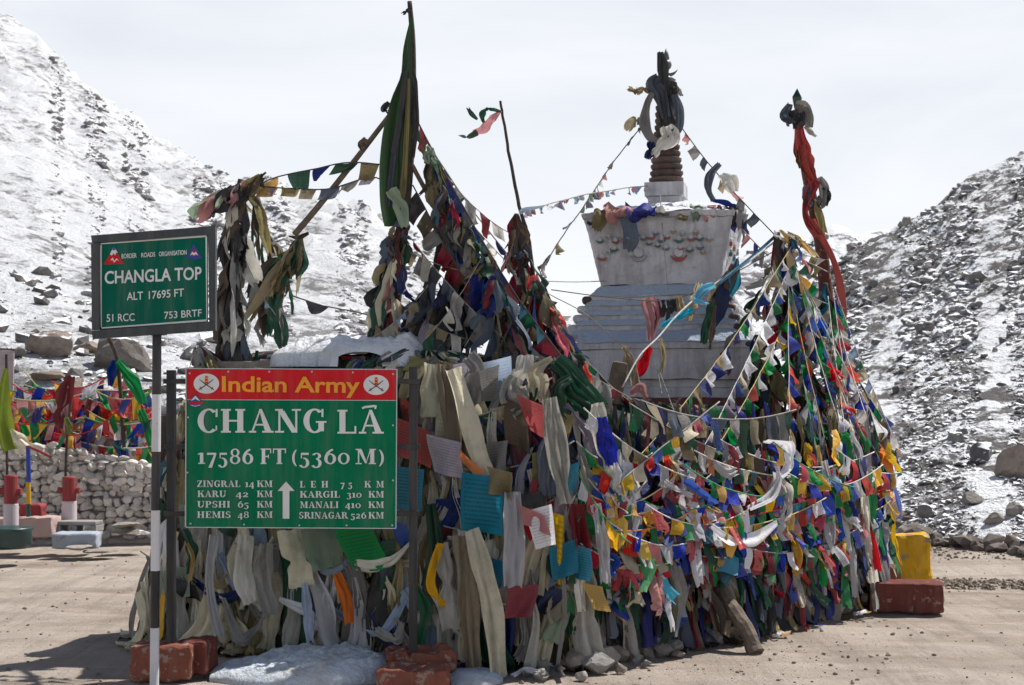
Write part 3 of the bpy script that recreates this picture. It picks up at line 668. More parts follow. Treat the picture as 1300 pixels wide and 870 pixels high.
G = {
 'A': (.86, [Qd((.10, TH), (.17, TH), (.44, 1), (.38, 1)), Qd((.36, 1), (.46, 1.0), (.80, TH), (.57, TH)), Rr(.22, .30, .60, .37), Rr(0, 0, .26, TH), Rr(.48, 0, .88, TH)]),
 'C': (.76, Ar(.42, .5, .40, .52, TK, .075, 48, 312, 22) + [Rr(.66, .66, .73, 1.0), Rr(.66, .10, .71, .3)]),
 'E': (.72, stem(X0) + [Rr(.36, 0, .68, TH), Rr(.37, .925, .66, 1), Rr(.30, .465, .5, .535), Rr(.62, .075, .68, .28), Rr(.60, .72, .66, .925), Rr(.47, .38, .52, .62)]),
 'F': (.68, stem(X0) + [Rr(.37, .925, .66, 1), Rr(.30, .455, .5, .525), Rr(.60, .70, .66, .925), Rr(.47, .37, .52, .61)]),
 'G': (.84, Ar(.42, .5, .40, .52, TK, .075, 48, 318, 22) + [Rr(.66, .66, .73, 1.0), Rr(.55, .06, .75, .42), Rr(.46, .42, .84, .49)]),
 'H': (.94, stem(X0) + stem(.60) + [Rr(.30, .465, .60, .54)]),
 'I': (.40, stem(X0)),
 'K': (.90, stem(X0) + [Qd((.30, .42), (.30, .52), (.68, .93), (.76, .93)), Qd((.38, .56), (.56, .66), (.86, TH), (.60, TH)), Rr(.56, .925, .84, 1), Rr(.52, 0, .92, TH)]),
 'L': (.70, stem(X0) + [Rr(.37, 0, .68, TH), Rr(.62, .075, .68, .32)]),
 'M': (1.08, [Rr(.12, TH, .19, .925), Rr(0, 0, .32, TH), Rr(0, .925, .30, 1), Qd((.13, .925), (.33, .925), (.60, .06), (.49, .06)), Qd((.52, .06), (.58, .16), (.80, .925), (.74, .925)), Rr(.76, TH, .97, .925), Rr(.68, 0, 1.06, TH), Rr(.72, .925, 1.06, 1)]),
 'N': (.92, [Rr(.12, TH, .19, .925), Rr(0, 0, .32, TH), Rr(0, .925, .28, 1), Qd((.10, .925), (.33, .925), (.80, .0), (.60, .0)), Rr(.72, .02, .79, .925), Rr(.60, .925, .92, 1)]),
 'P': (.76, stem(X0) + [Rr(.30, .925, .44, 1), Rr(.30, .44, .44, .51)] + Ar(.42, .72, .30, .28, TK, .07, -90, 90, 12)),
 'R': (.88, stem(X0) + [Rr(.30, .925, .42, 1), Rr(.30, .46, .44, .53), Qd((.38, .50), (.56, .50), (.86, TH), (.62, TH)), Rr(.56, 0, .92, TH)] + Ar(.40, .73, .30, .27, TK, .07, -90, 90, 12)),
 'S': (.66, Ar(.32, .74, .27, .28, .15, .085, 35, 270, 14) + Ar(.32, .27, .30, .29, .17, .085, -145, 90, 14) + [Rr(.52, .70, .575, .98), Rr(.04, .02, .095, .32)]),
 'T': (.84, stem(.31, 0, 1, (1, 0)) + [Rr(.02, .925, .31, 1), Rr(.52, .925, .81, 1), Rr(.02, .70, .08, .925), Rr(.75, .70, .81, .925)]),
 'U': (.88, [Rr(.10, .34, .31, .925), Rr(.0, .925, .40, 1), Rr(.69, .34, .76, .925), Rr(.58, .925, .86, 1)] + Ar(.43, .34, .33, .36, .19, .085, 180, 360, 14)),
 'Z': (.74, [Rr(.06, .925, .68, 1), Rr(.04, 0, .70, TH), Qd((.04, TH), (.28, TH), (.68, .925), (.45, .925)), Rr(.06, .72, .12, .925), Rr(.64, .075, .70, .29)]),
 '0': (.70, Ar(.35, .36, .33, .38, .15, .07, 0, 360, 24)),
 '1': (.46, [Rr(.14, TH, .34, .74), Rr(.03, 0, .45, TH), Qd((.02, .60), (.14, .64), (.14, .74), (.02, .68))]),
 '2': (.64, Ar(.30, .50, .27, .24, .17, .075, -20, 165, 12) + [Qd((.36, .42), (.55, .38), (.28, .15), (.05, .08)), Rr(.03, 0, .58, .14)]),
 '3': (.62, Ar(.28, .53, .26, .21, .16, .07, -90, 160, 12) + Ar(.26, .05, .31, .32, .18, .075, -150, 90, 14)),
 '4': (.66, [Rr(.34, -.26, .53, .74), Rr(.0, .02, .62, .12), Qd((0, .12), (.10, .12), (.42, .74), (.34, .74))]),
 '5': (.62, Ar(.26, .08, .31, .34, .18, .08, -150, 100, 14) + [Rr(.10, .37, .16, .74), Rr(.16, .60, .54, .74)]),
 '6': (.70, Ar(.36, .34, .33, .36, .18, .075, 0, 360, 22) + Ar(.68, .34, .65, .70, .18, .10, 108, 180, 10)),
 '7': (.64, [Rr(.04, .60, .60, .74), Qd((.12, -.26), (.34, -.26), (.60, .62), (.48, .62))]),
 '8': (.70, Ar(.35, .27, .32, .29, .15, .075, 0, 360, 20) + Ar(.35, .75, .27, .27, .13, .07, 0, 360, 20)),
 '(': (.42, Ar(.55, .40, .45, .66, .13, .0, 125, 235, 12)), ')': (.42, Ar(-.13, .40, .45, .66, .13, .0, -55, 55, 12)),
}
def lettering(word, x0, x1, ycap, ybase, Y, mat, parent, thick=.003, name='lettering', gap=.07, z0=0.0):
    """a word cut in the serif alphabet, its cap height and width taken from the sign"""
    polys = []; x = 0; wd = .35
    for ch in word:
        if ch == ' ': x += wd; continue
        w, ps = G[ch]
        for q in ps: polys.append([(a + x, b) for a, b in q])
        x += w + gap
    allx = [a for q in polys for a, b in q]; a0, a1 = min(allx), max(allx); V = []; Fc = []
    for i, q in enumerate(polys):
        dy = .00007 * (i % 9); n = len(q); b = len(V); ar = sum(q[k][0] * q[(k + 1) % n][1] - q[(k + 1) % n][0] * q[k][1] for k in range(n))
        if ar < 0: q = q[::-1]
        for fr in (0, 1):
            for (gx, gy) in q:
                p = P(x0 + (gx - a0) / (a1 - a0) * (x1 - x0), ybase + (ycap - ybase) * gy, Y); p[1] -= (0 if fr == 0 else thick + dy); V.append(p)
        Fc.append(tuple(b + n + k for k in range(n)))
        for k in range(n): Fc.append((b + k, b + (k + 1) % n, b + n + (k + 1) % n, b + n + k))
    return mk(name, V, Fc, mat, parent)
def sans(word, x0, x1, yc0, yb0, yb1, Y, mat, parent, bold=.0, thick=.002, desc=False):
    """a word in plain type, fitted to a sloping line: caps top/baseline at its left end, baseline at its right end"""
    cu = bpy.data.curves.new('lettering', 'FONT'); cu.body = word; cu.extrude = .02; cu.offset = bold; cu.resolution_u = 3
    ob = bpy.data.objects.new('lettering_source', cu); COL.objects.link(ob); dg = bpy.context.evaluated_depsgraph_get(); dg.update()
    me = bpy.data.meshes.new_from_object(ob.evaluated_get(dg)); bpy.data.objects.remove(ob)
    v = np.array([tuple(q.co) for q in me.vertices]); fc = [tuple(p.vertices) for p in me.polygons]
    capm = v[:, 1].max(); xa, xb = v[:, 0].min(), v[:, 0].max(); V = []
    for a, b, c in v:
        t = (a - xa) / (xb - xa); p = P(x0 + t * (x1 - x0), yb0 + (yb1 - yb0) * t + (yc0 - yb0) * (b / capm), Y); p[1] -= (0 if c < 0 else thick); V.append(p)
    return mk('lettering', V, fc, mat, parent)
def quadbox(corners, Y, d, bev=0):
    """a slab whose face has four corners (tl,tr,br,bl), d thick, its front at Y"""
    V = [P(*c, Y) for c in corners] + [P(*c, Y) + np.array([0, d, 0]) for c in corners]
    return np.array(V), [(3, 2, 1, 0), (4, 5, 6, 7), (0, 1, 5, 4), (1, 2, 6, 5), (2, 3, 7, 6), (3, 0, 4, 7)]
def flat(poly, Y, mat, parent, name, thick=.002):
    n = len(poly); ar = sum(poly[k][0] * poly[(k + 1) % n][1] - poly[(k + 1) % n][0] * poly[k][1] for k in range(n))
    if ar > 0: poly = poly[::-1]
    V = [P(a, b, Y) for a, b in poly] + [P(a, b, Y) - np.array([0, thick, 0]) for a, b in poly]
    return mk(name, V, [tuple(range(n, 2 * n))] + [(k, (k + 1) % n, n + (k + 1) % n, n + k) for k in range(n)], mat, parent)
def ell(cx, cy, rx, ry, n=28, rot=0): return [(cx + rx * math.cos(2 * math.pi * k / n), cy + ry * math.sin(2 * math.pi * k / n)) for k in range(n)]

# the big distance board
YS = 8.45
sg = empty('distance_board', P(370, 820, YS), 'red and green board headed Indian Army, Chang La, on two black posts', 'road sign')
yb = YS - .045
v, f = quadbox([(236.5, 468.5), (503.5, 469.5), (502, 670.5), (235, 669)], yb, .006); mk('board', v, f, M_GREEN, sg)
v, f = quadbox([(237.3, 469.2), (502.8, 470.2), (502.8, 508), (237.3, 507)], yb - .0022, .0018); mk('header_panel', v, f, M_RED, sg)
for cs in ([(235.6, 467.6), (504.4, 468.6), (504.4, 469.6), (235.6, 468.6)], [(235.6, 669), (502.6, 670.5), (502.6, 671.6), (235.6, 670.1)], [(235.6, 468.6), (236.7, 468.6), (236.2, 669), (234.6, 669)], [(503.3, 469.6), (504.4, 469.6), (503.2, 670.5), (502, 670.5)]):
    v, f = quadbox(cs, yb - .004, .012); mk('edge_strip', v, f, M_ALU, sg)
mk('header_line', *quadbox([(237.3, 507.2), (502.8, 508.2), (502.8, 509.0), (237.3, 508.0)], yb - .0035, .001), M_ALU, sg)
for px in (216.5, 524.5):
    v, f = sub((lambda a: (a[0], a[1]))(quadbox([(px - 5.3, 470 if px < 300 else 466), (px + 4.8, 470 if px < 300 else 466), (px + 4.8, 845), (px - 5.3, 845)], YS - .02, .05)), 0, 0); mk('post', v, f, M_BLACK, sg)
for py in (484.5, 567.5, 652.5):
    v, f = quadbox([(207, py - 3.4), (533, py - 3.4), (533, py + 3), (207, py + 3)], YS - .035, .022); mk('crossbar', v, f, M_BLACK, sg)
for px, py in ((241, 474), (290, 472), (342, 472), (396, 472), (448, 473), (499, 475), (239, 530), (238, 600), (499, 540), (499, 610), (242, 665), (310, 666), (380, 667), (440, 667), (498, 667)):
    p = P(px, py, yb); v, f = lathe([(.006, 0), (.006, .004), (.003, .006)], (0, 0), 8); v = np.stack([v[:, 0] + p[0], p[1] - .002 - v[:, 2], v[:, 1] + p[2]], 1); mk('rivet', v, f, M_ALU, sg)
yl = yb - .0045; yr = yb - .0025
sans('Indian Army', 281.7, 457, 477.5, 497, 498.4, yl - .0004, M_ORANGE, sg, bold=.022)
for cx, cy in ((262, 487.2), (477.6, 488.8)):
    e = flat(ell(cx, cy, 16.2, 12.8), yl, M_LETTER, sg, 'emblem_disc', .0012)
    def bit(poly, m, nm, k=0): flat(poly, yl - .0014 - k * .0004, m, e, nm, .0006)
    for s in (-1, 1):
        q = [(cx - s * 10, cy + 7.4), (cx - s * 9, cy + 8.2), (cx + s * 3.5, cy - .2), (cx + s * 9.5, cy - 5.6), (cx + s * 8.6, cy - 5.8), (cx + s * 2.6, cy - 1.4)]
        bit(q, M_BLACKINK, 'crossed_sword', 1 if s > 0 else 0)
        bit([(cx - s * 8.5, cy + 4.4), (cx - s * 7.6, cy + 4.0), (cx - s * 5.8, cy + 7.6), (cx - s * 6.6, cy + 8.0)], M_BLACKINK, 'sword_guard', 3)
    for k, (w, y0, y1) in enumerate(((1.6, -9.5, -7.6), (2.6, -7.6, -6.2), (1.9, -6.0, -3.6), (2.9, -3.6, -2.4), (2.2, -2.2, -.4))): bit([(cx - w, cy + y0), (cx + w, cy + y0), (cx + w * .85, cy + y1), (cx - w * .85, cy + y1)], M_ORANGE if k % 2 else M_RED, 'lion_capital', 5)
# the small blue mountain badge
bd = flat([(239, 512), (243, 506), (248, 500.5), (253, 506), (258.5, 511), (254, 514.5), (248, 517.5), (242, 515.5)], yl - .002, M_BLUEP, sg, 'badge', .0012)
flat([(242, 509), (245, 505.6), (248, 502.6), (251, 505.5), (254, 509), (250.5, 508), (248, 506.4), (245.5, 508)], yl - .0038, M_LETTER, bd, 'badge_peak', .0006)
flat([(238.6, 510.4), (259, 510), (257, 513), (240.6, 513.4)], yl - .0044, M_RED, bd, 'badge_ribbon', .0006)
flat([(242, 514.2), (248, 515.4), (254.6, 513.9), (254, 514.7), (248, 516.3), (242.8, 515)], yl - .0038, M_LETTER, bd, 'badge_line', .0006)
LT = lambda w, a, b, c, d, gp=.07: lettering(w, a, b, c, d, yr, M_LETTER, sg, gap=gp)
LT('CHANG', 251, 414.6, 519.4, 549.4); LT('LA', 428.5, 487.3, 520.4, 550.6)
flat([(459, 517.6), (463, 515.6), (474.5, 514.3), (478.6, 515.0), (477.6, 519.2), (475.6, 519.6), (475.2, 517.0), (464, 518.2), (460.4, 519.6)], yr, M_LETTER, sg, 'accent_mark', .003)
LT('17586', 251.5, 321.6, 570, 589); LT('FT', 331, 363, 569.6, 589.2); LT('(5360', 371, 444, 570, 589.2); LT('M)', 451.5, 487.4, 570, 589.4)
for k, (w, a, b, n_, c, d) in enumerate((('ZINGRAL', 250.5, 305, '14', 311.4, 322.6), ('KARU', 251, 287, '42', 299.5, 315), ('UPSHI', 250.5, 292, '65', 302, 315.6), ('HEMIS', 250.5, 292.7, '48', 302, 316))):
    y1 = (618.4, 631.2, 644.4, 657.6)[k]; LT(w, a, b, y1 - 8.2, y1); LT(n_, c, d, y1 - 8, y1); LT('KM', 326.5, 346, y1 - 8.2, y1)
for k, (w, a, b, n_, c, d) in enumerate((('LEH', 381, 416.5, '75', 432.4, 447), ('KARGIL', 381, 431.4, '310', 440, 459), ('MANALI', 381, 429.6, '410', 438.4, 458), ('SRINAGAR', 380, 442, '526', 445, 465))):
    y1 = (619, 631.8, 645, 658.4)[k]; LT(w, a, b, y1 - 8.2, y1, .75 if k == 0 else .07); LT(n_, c, d, y1 - 8, y1, .5 if k == 0 else .07); LT('KM', 463 if k == 0 else 468, 487.4, y1 - 8.2, y1, .75 if k == 0 else .07)
flat([(359, 658.6), (359, 623.4), (352.6, 623.4), (363.3, 611.5), (374, 623.4), (367.4, 623.4), (367.4, 658.6)], yr, M_LETTER, sg, 'arrow', .003)

# the small square board on its striped pole
YB = 8.12
sb_ = empty('altitude_board', P(197, 876, YB), 'green board reading Changla Top in a dark frame on a black and white striped pole', 'road sign')
def sl(px): return -(px - 195) * .0765
def sq4(x0, x1, y0, y1, dl=0, dr=0): return [(x0 + dl, y0 + sl(x0)), (x1 + dr, y0 + sl(x1)), (x1 + dr, y1 + sl(x1) * .9), (x0 + dl + 1.2, y1 + sl(x0) * .9)]
yf = YB - .05
mk('backing_plate', *quadbox(sq4(126, 264, 302, 415), yf + .02, .006), M_FRAME, sb_)
mk('board', *quadbox(sq4(127.5, 262.5, 303.6, 413), yf + .008, .006), M_GREEN2, sb_)
for nm, q in (('frame_bar', (115.4, 273.4, 293, 303)), ('frame_bar', (116.4, 273.4, 414.0, 425)), ('frame_bar', (115.4, 126.2, 303.4, 413.6)), ('frame_bar', (264.2, 273.4, 303.4, 413.6))):
    mk(nm, *quadbox(sq4(*q), yf - .012, .045), M_FRAME, sb_)
for q in ((127, 262.6, 303.8, 305.6), (128, 262.6, 410.8, 412.8), (126.8, 129, 305.8, 410.6), (260.8, 263, 305.8, 410.6)): mk('border_line', *quadbox(sq4(*q), yf + .004, .003), M_LETTER, sb_)
yt = yf + .0065
S2 = lambda w, x0, x1, a, b, c, bo=.0: sans(w, x0, x1, a, b, c, yt, M_LETTER, sb_, bold=bo)
S2('BORDER', 154.5, 173.5, 322.6, 328.4, 327.2, .012); S2('ROADS', 179.5, 197, 321.2, 327.0, 325.8, .012); S2('ORGANISATION', 201.8, 237, 319.8, 325.6, 323.2, .012)
S2('CHANGLA TOP', 133, 256, 344.4, 360.4, 354.6, .018); S2('ALT', 161, 181.5, 371.4, 381.4, 380.2, .01); S2('17695 FT', 189, 233.5, 369.8, 379.8, 376.2, .01)
S2('51 RCC', 135.5, 171, 399.2, 408.8, 407.4, .006); S2('753 BRTF', 208.6, 256, 396.0, 405.0, 401.6, .006)
b1 = flat([(131.6, 336), (137, 327.5), (141, 320.5), (144.6, 315), (148, 319.5), (152, 327), (157.6, 335)], yt, M_RED, sb_, 'mountain_badge', .002)
flat([(139.6, 322.6), (144.6, 312.6), (149.6, 321.4), (147.6, 320.6), (146.2, 324.4), (144.2, 321.4), (142, 324.8)], yt - .0024, M_LETTER, b1, 'badge_snowcap', .0008)
flat([(142.4, 318.4), (144.6, 312.2), (147, 318), (145.4, 317.2), (144.4, 318.4), (143.6, 317.4)], yt - .0036, M_BLUEP, b1, 'badge_tip', .0006)
flat([(140, 331), (143, 327), (145, 331.6), (148, 328), (151, 331.4), (148, 330), (145, 333.6), (142.6, 330)], yt - .0024, M_LETTER, b1, 'badge_zigzag', .0008)
b2 = flat([(236.8, 327.6), (246.2, 309.4), (256.6, 328.0), (246.4, 329.6)], yt, M_BLUEP, sb_, 'triangle_badge', .002)
flat([(240.6, 325.6), (244, 320), (246.3, 316.4), (249, 320), (252.6, 325.4), (249, 323.6), (246.4, 325.6), (243.6, 323.8)], yt - .0024, M_RED, b2, 'badge_peak', .0008)
flat([(241.6, 324.6), (244, 319.6), (246.3, 321.8), (248.8, 319.6), (251.4, 324.4), (248.4, 322.6), (246.3, 324.6), (244.3, 322.8)], yt - .0036, M_LETTER, b2, 'badge_ridge', .0006)
bands = [(421, 501, M_BLACK), (501, 573.5, M_POLEW), (573.5, 648, M_BLACK), (648, 724.6, M_POLEW), (724.6, 797, M_BLACK), (797, 884, M_POLEW)]
for a, b, mm in bands:
    cx = lambda y: 199.3 - (y - 421) / 455 * 3.4
    v, f = tube([P(cx(b), b, YB + .01), P(cx(a), a, YB + .01)], .0262, 14); mk('pole_band', v, f, mm, sb_)
mk('bracket', *quadbox([(190, 417), (209, 416), (208, 425), (191, 426)], YB - .04, .075), M_FRAME, sb_)

# blocks that hold the posts
def blk(name, px, py0, py1, w, d, Y, mat, label, cat='concrete block', a=0.0, n=9, amp=.014, parent=None, rnd=.03):
    c = P(px, py1, Y); z0 = c[2]; z1 = P(px, py0, Y)[2]; v, f = roughbox(c[0] - w / 2, c[0] + w / 2, Y, Y + d, z0, z1, n, amp, a, 7, rnd)
    o = mk(name, v, f, mat, parent); return tag(o, label, cat) if label else o
blk('painted_block', 203, 820, 866, .37, .22, 8.36, M_BRICKR, 'brick red block beside the foot of the striped pole', a=.03, amp=.018, n=12)
blk('painted_block', 244, 815, 858, .20, .24, 8.46, M_BRICKD, 'dark worn block leaning against the red block at the left post', a=-.15)
blk('painted_block', 524, 850, 879, .40, .24, 8.14, M_BRICKR, 'brick red block at the bottom of the picture in front of the right post', a=-.05, amp=.03, n=13)
blk('painted_block', 532, 830, 872, .40, .24, 8.40, M_BRICKR, 'crumbling red block round the foot of the right post', a=.1, amp=.05, n=15)
blk('yellow_block', 1161, 680, 742, .36, .34, 12.9, M_YELB, 'yellow painted concrete block standing behind the long red block', a=-.12, amp=.022, n=13)
blk('long_block', 1156, 741, 778, .56, .30, 11.15, M_BRICKD, 'long maroon painted block lying in front of the yellow block', a=-.22, n=13, amp=.014, rnd=.015)
blk('short_block', 1133, 719, 742, .16, .2, 12.0, M_BRICKR, 'short maroon block between the cairn and the yellow block', a=.1, amp=.01)

# ------------------------------------------------------------------ far left: stone wall, bollards, kerbs
YW = 16.9
def wtop(px): return interp([(-120, 548), (0, 556), (100, 570), (195, 588), (320, 606)], px)
wall = empty('stone_wall', P(90, 690, YW), 'long dry stone retaining wall of pale rough stones below the far flags', 'wall')
wv = []
for px in np.linspace(-130, 330, 30):
    for py, o in ((704, 0), (wtop(px) + 6, .05), (wtop(px) + 6, .7)): p = P(px, py, YW + .12); wv.append((p[0], p[1] + o, p[2] if py != 704 else -.05))
mk('mortar_bed', wv, [q[::-1] for q in grid_faces(30, 3)], M_MORTAR, wall)
r5 = np.random.default_rng(21); ws = [rock_shape(r5, 1, planes=18) for _ in range(16)]; wmesh = [mesh('stone', a[0] / np.abs(a[0]).max(0), a[1], [M_WALLS]) for a in ws]
sc = 0; row = 0; y = 684.0
stones = []
while y > 558:
    h = r5.uniform(6.5, 12) * (1.0 - .02 * row); x = -20 - r5.uniform(0, 12)
    while x < 214:
        w = r5.uniform(7, 18)
        if y - h * .5 > wtop(x) + 2: stones.append((x + w / 2, y - h / 2 + r5.uniform(-2, 2), w, h))
        x += w
    y -= h; row += 1
stones.sort(key=lambda q: -q[2] * q[3])
for k, (px, py, w, h) in enumerate(stones[:290]):
    o = bpy.data.objects.new('stone', wmesh[k % 16]); COL.objects.link(o); o.parent = wall; p = P(px, py, YW); k_ = YW / F
    o.location = Vector(p) - wall.location + Vector((0, r5.uniform(.02, .1), 0)); o.scale = (w * k_ * .62, .052, h * k_ * .70); o.rotation_euler = (r5.uniform(-.3, .3), r5.uniform(-.25, .25), r5.uniform(-.3, .3))
if len(stones) > 290:
    pr = []
    for k, (px, py, w, h) in enumerate(stones[290:]): a = ws[k % 16]; k_ = YW / F; pr.append((a[0] * np.array([w * k_ * .62, .05, h * k_ * .70]) + P(px, py, YW) + np.array([0, .06, 0]), a[1]))
    v, f = join(pr); tag(mk('small_stones', v, f, M_WALLS, wall), kind='stuff')

def bollard(px, ptop, pbase, Y, label, arm=0):
    b = P(px, pbase, Y); t = empty('bollard', b, label, 'bollard'); h = (pbase - ptop) / F * Y; r_ = 8.8 / F * Y
    v, f = lathe([(r_ * 1.05, 0), (r_ * 1.04, h * .45), (r_, h * .47)], (b[0], b[1]), 20); v[:, 2] += b[2]; mk('white_base', v, f, M_BOLW, t)
    v, f = lathe([(r_ * .99, h * .473), (r_ * .98, h * .97), (r_ * .9, h * .992), (r_ * .5, h)], (b[0], b[1]), 20); v[:, 2] += b[2]; mk('red_top', v, f, M_BOLR, t)
    v, f = tube([b + np.array([-r_ * 1.55, 0, h * .70]), b + np.array([r_ * 1.5, 0, h * .70])], .035, 8); mk('cross_pipe', v, f, M_BOLR, t)
    return t
bollard(88, 605, 664, 15.9, 'red and white bollard standing behind the hollow concrete block'); bollard(14, 603, 672, 15.0, 'red and white bollard above the dark bucket at the picture edge')
blk('kerb_block', 24, 658, 683, .70, .3, 15.5, M_PINK, 'faded pink painted kerb block behind the left bollard', a=.02, rnd=.02)
blk('kerb_block', 48, 657, 682, .32, .3, 15.44, M_PINK, 'short pale pink kerb block whose end faces the road', a=-.05, rnd=.02)
hb = empty('hollow_block', P(95, 682, 15.7), 'grey hollow concrete block lying beside the right bollard', 'concrete block')
for (x0, x1, y0, y1) in ((70, 122, 662, 667), (70, 122, 676, 681), (70, 77, 667, 676), (91, 97, 667, 676), (114, 122, 667, 676)):
    a, b = P(x0, y1, 15.6), P(x1, y0, 15.6); v, f = box(a[0], b[0], 15.6, 15.85, a[2], b[2], .008); mk('web', rotz(v, -.06, (a[0], 15.6)), f, M_CONC, hb)
blk('blue_slab', 93, 677, 697, .48, .26, 15.2, M_PBLUE, 'pale blue painted slab on the ground below the hollow block', a=.05)
blk('red_box', 38, 640, 658, .26, .2, 15.9, M_BOLR, 'dull red box behind the pink kerb at the foot of the blue and yellow post', 'box')
for (px, py, w, h, lab) in [(104, 697, 40, 8, 'thin flat slab on the dirt right of the pale blue slab'), (128, 702, 44, 6, 'cracked slab lying furthest right in front of the wall'), (146, 686, 58, 12, 'long brown stone at the foot of the wall by the striped pole'), (138, 676, 40, 12, 'dark stacked stone between the hollow block and the wall')]:
    c = P(px, py, 15.1); k = 15.1 / F; v, f = rock_shape(np.random.default_rng(px), 2); v = v / np.abs(v).max(0) * np.array([w * k / 2, .16, h * k / 2]) + np.array([c[0], c[1] + (.6 if py < 690 else 0), max(c[2], .0) + h * k * .3]); tag(mk('flat_stone', v, f, M_STONE if 'brown' not in lab else M_BOUL), lab, 'stone')
c = P(13, 696, 14.6); v, f = lathe([(.20, 0), (.235, .05), (.23, .16), (.25, .20), (.24, .215), (.16, .2), (.06, .19)], (c[0] - .02, c[1]), 20); v[:, 2] += max(c[2], 0); tag(mk('plastic_bucket', v, f, M_TEALB, smooth=True), 'dark teal plastic bucket at the foot of the left bollard', 'bucket')
bp = empty('painted_post', P(36, 660, 15.6), 'thin blue, yellow and green banded post behind the pink kerb', 'post')
for a, b, mm in ((566, 612, M_BLUEP), (612, 640, M_YELB), (640, 659, M_TEALB)): v, f = tube([P(36.5, b, 15.6), P(35.5, a, 15.6)], .026, 10); mk('post_band', v, f, mm, bp)
v, f = tube([P(36, 567, 15.55), P(50, 573, 15.5), P(64, 580, 15.4)], .016, 8); mk('jutting_rod', v, f, M_BOLR, bp)
wb = empty('notice_board', P(5, 560, 19), 'blank pale back of a board standing behind the wall at the left edge', 'board')
mk('panel', *quadbox([(-14, 444), (17.5, 445.5), (16, 514), (-14, 514)], 19, .03), simple('pale_board', (.38, .33, .34), .7), wb)
mk('panel_rim', *quadbox([(-14, 441.5), (18.5, 443), (18.5, 445), (-14, 443.6)], 18.98, .06), M_MAROON, wb)
mk('support', *tube([P(2, 600, 19.1), P(2, 510, 19.1)], .03, 8), M_WOODD, wb)

# ------------------------------------------------------------------ snow lying at the cairn
def snow_sheet(name, loop_fn, x0, x1, y0, y1, n, h, label, z0=None, sc=3.0, mat=M_SNOWD, cat='snow patch', edge=.25, ex=2.6):
    V = []; 
    for y in np.linspace(y0, y1, n):
        for x in np.linspace(x0, x1, int(n * 1.6)):
            u = (x - x0) / (x1 - x0) * 2 - 1; w = (y - y0) / (y1 - y0) * 2 - 1
            d = 1 - (abs(u) ** ex + abs(w) ** ex) ** (1 / ex); d += noise.noise(Vector((x * 2.3, y * 2.3, 5))) * edge
            hh = h * min(1, max(0, d * 3.2)) ** .6 + (noise.noise(Vector((x * sc, y * sc, 1))) * .3 + noise.noise(Vector((x * sc * 4, y * sc * 4, 1))) * .13 + noise.noise(Vector((x * sc * 10, y * sc * 10, 1))) * .12) * h * min(1, max(0, d * 4))
            V.append((x, y, (z0 if z0 is not None else gz(x, y)) + (hh if d > 0 else -.06)))
    return tag(mk(name, V, grid_faces(n, int(n * 1.6)), mat, smooth=True), label, cat)
snow_sheet('snow_patch', None, -1.80, -.66, 8.28, 9.06, 80, .13, 'lumpy bluish snow patch lying between the two sign posts', mat=M_SNOWD); snow_sheet('snow_patch', None, -.42, -.02, 8.25, 8.7, 30, .05, 'small trodden snow patch right of the crumbling red block')
snow_sheet('snow_slab', None, -1.62, -.52, 9.26, 10.2, 100, .15, 'thick sunlit snow slab lying on top of the cairn above the big board', z0=1.94, mat=M_SNOW, edge=.13, ex=5)

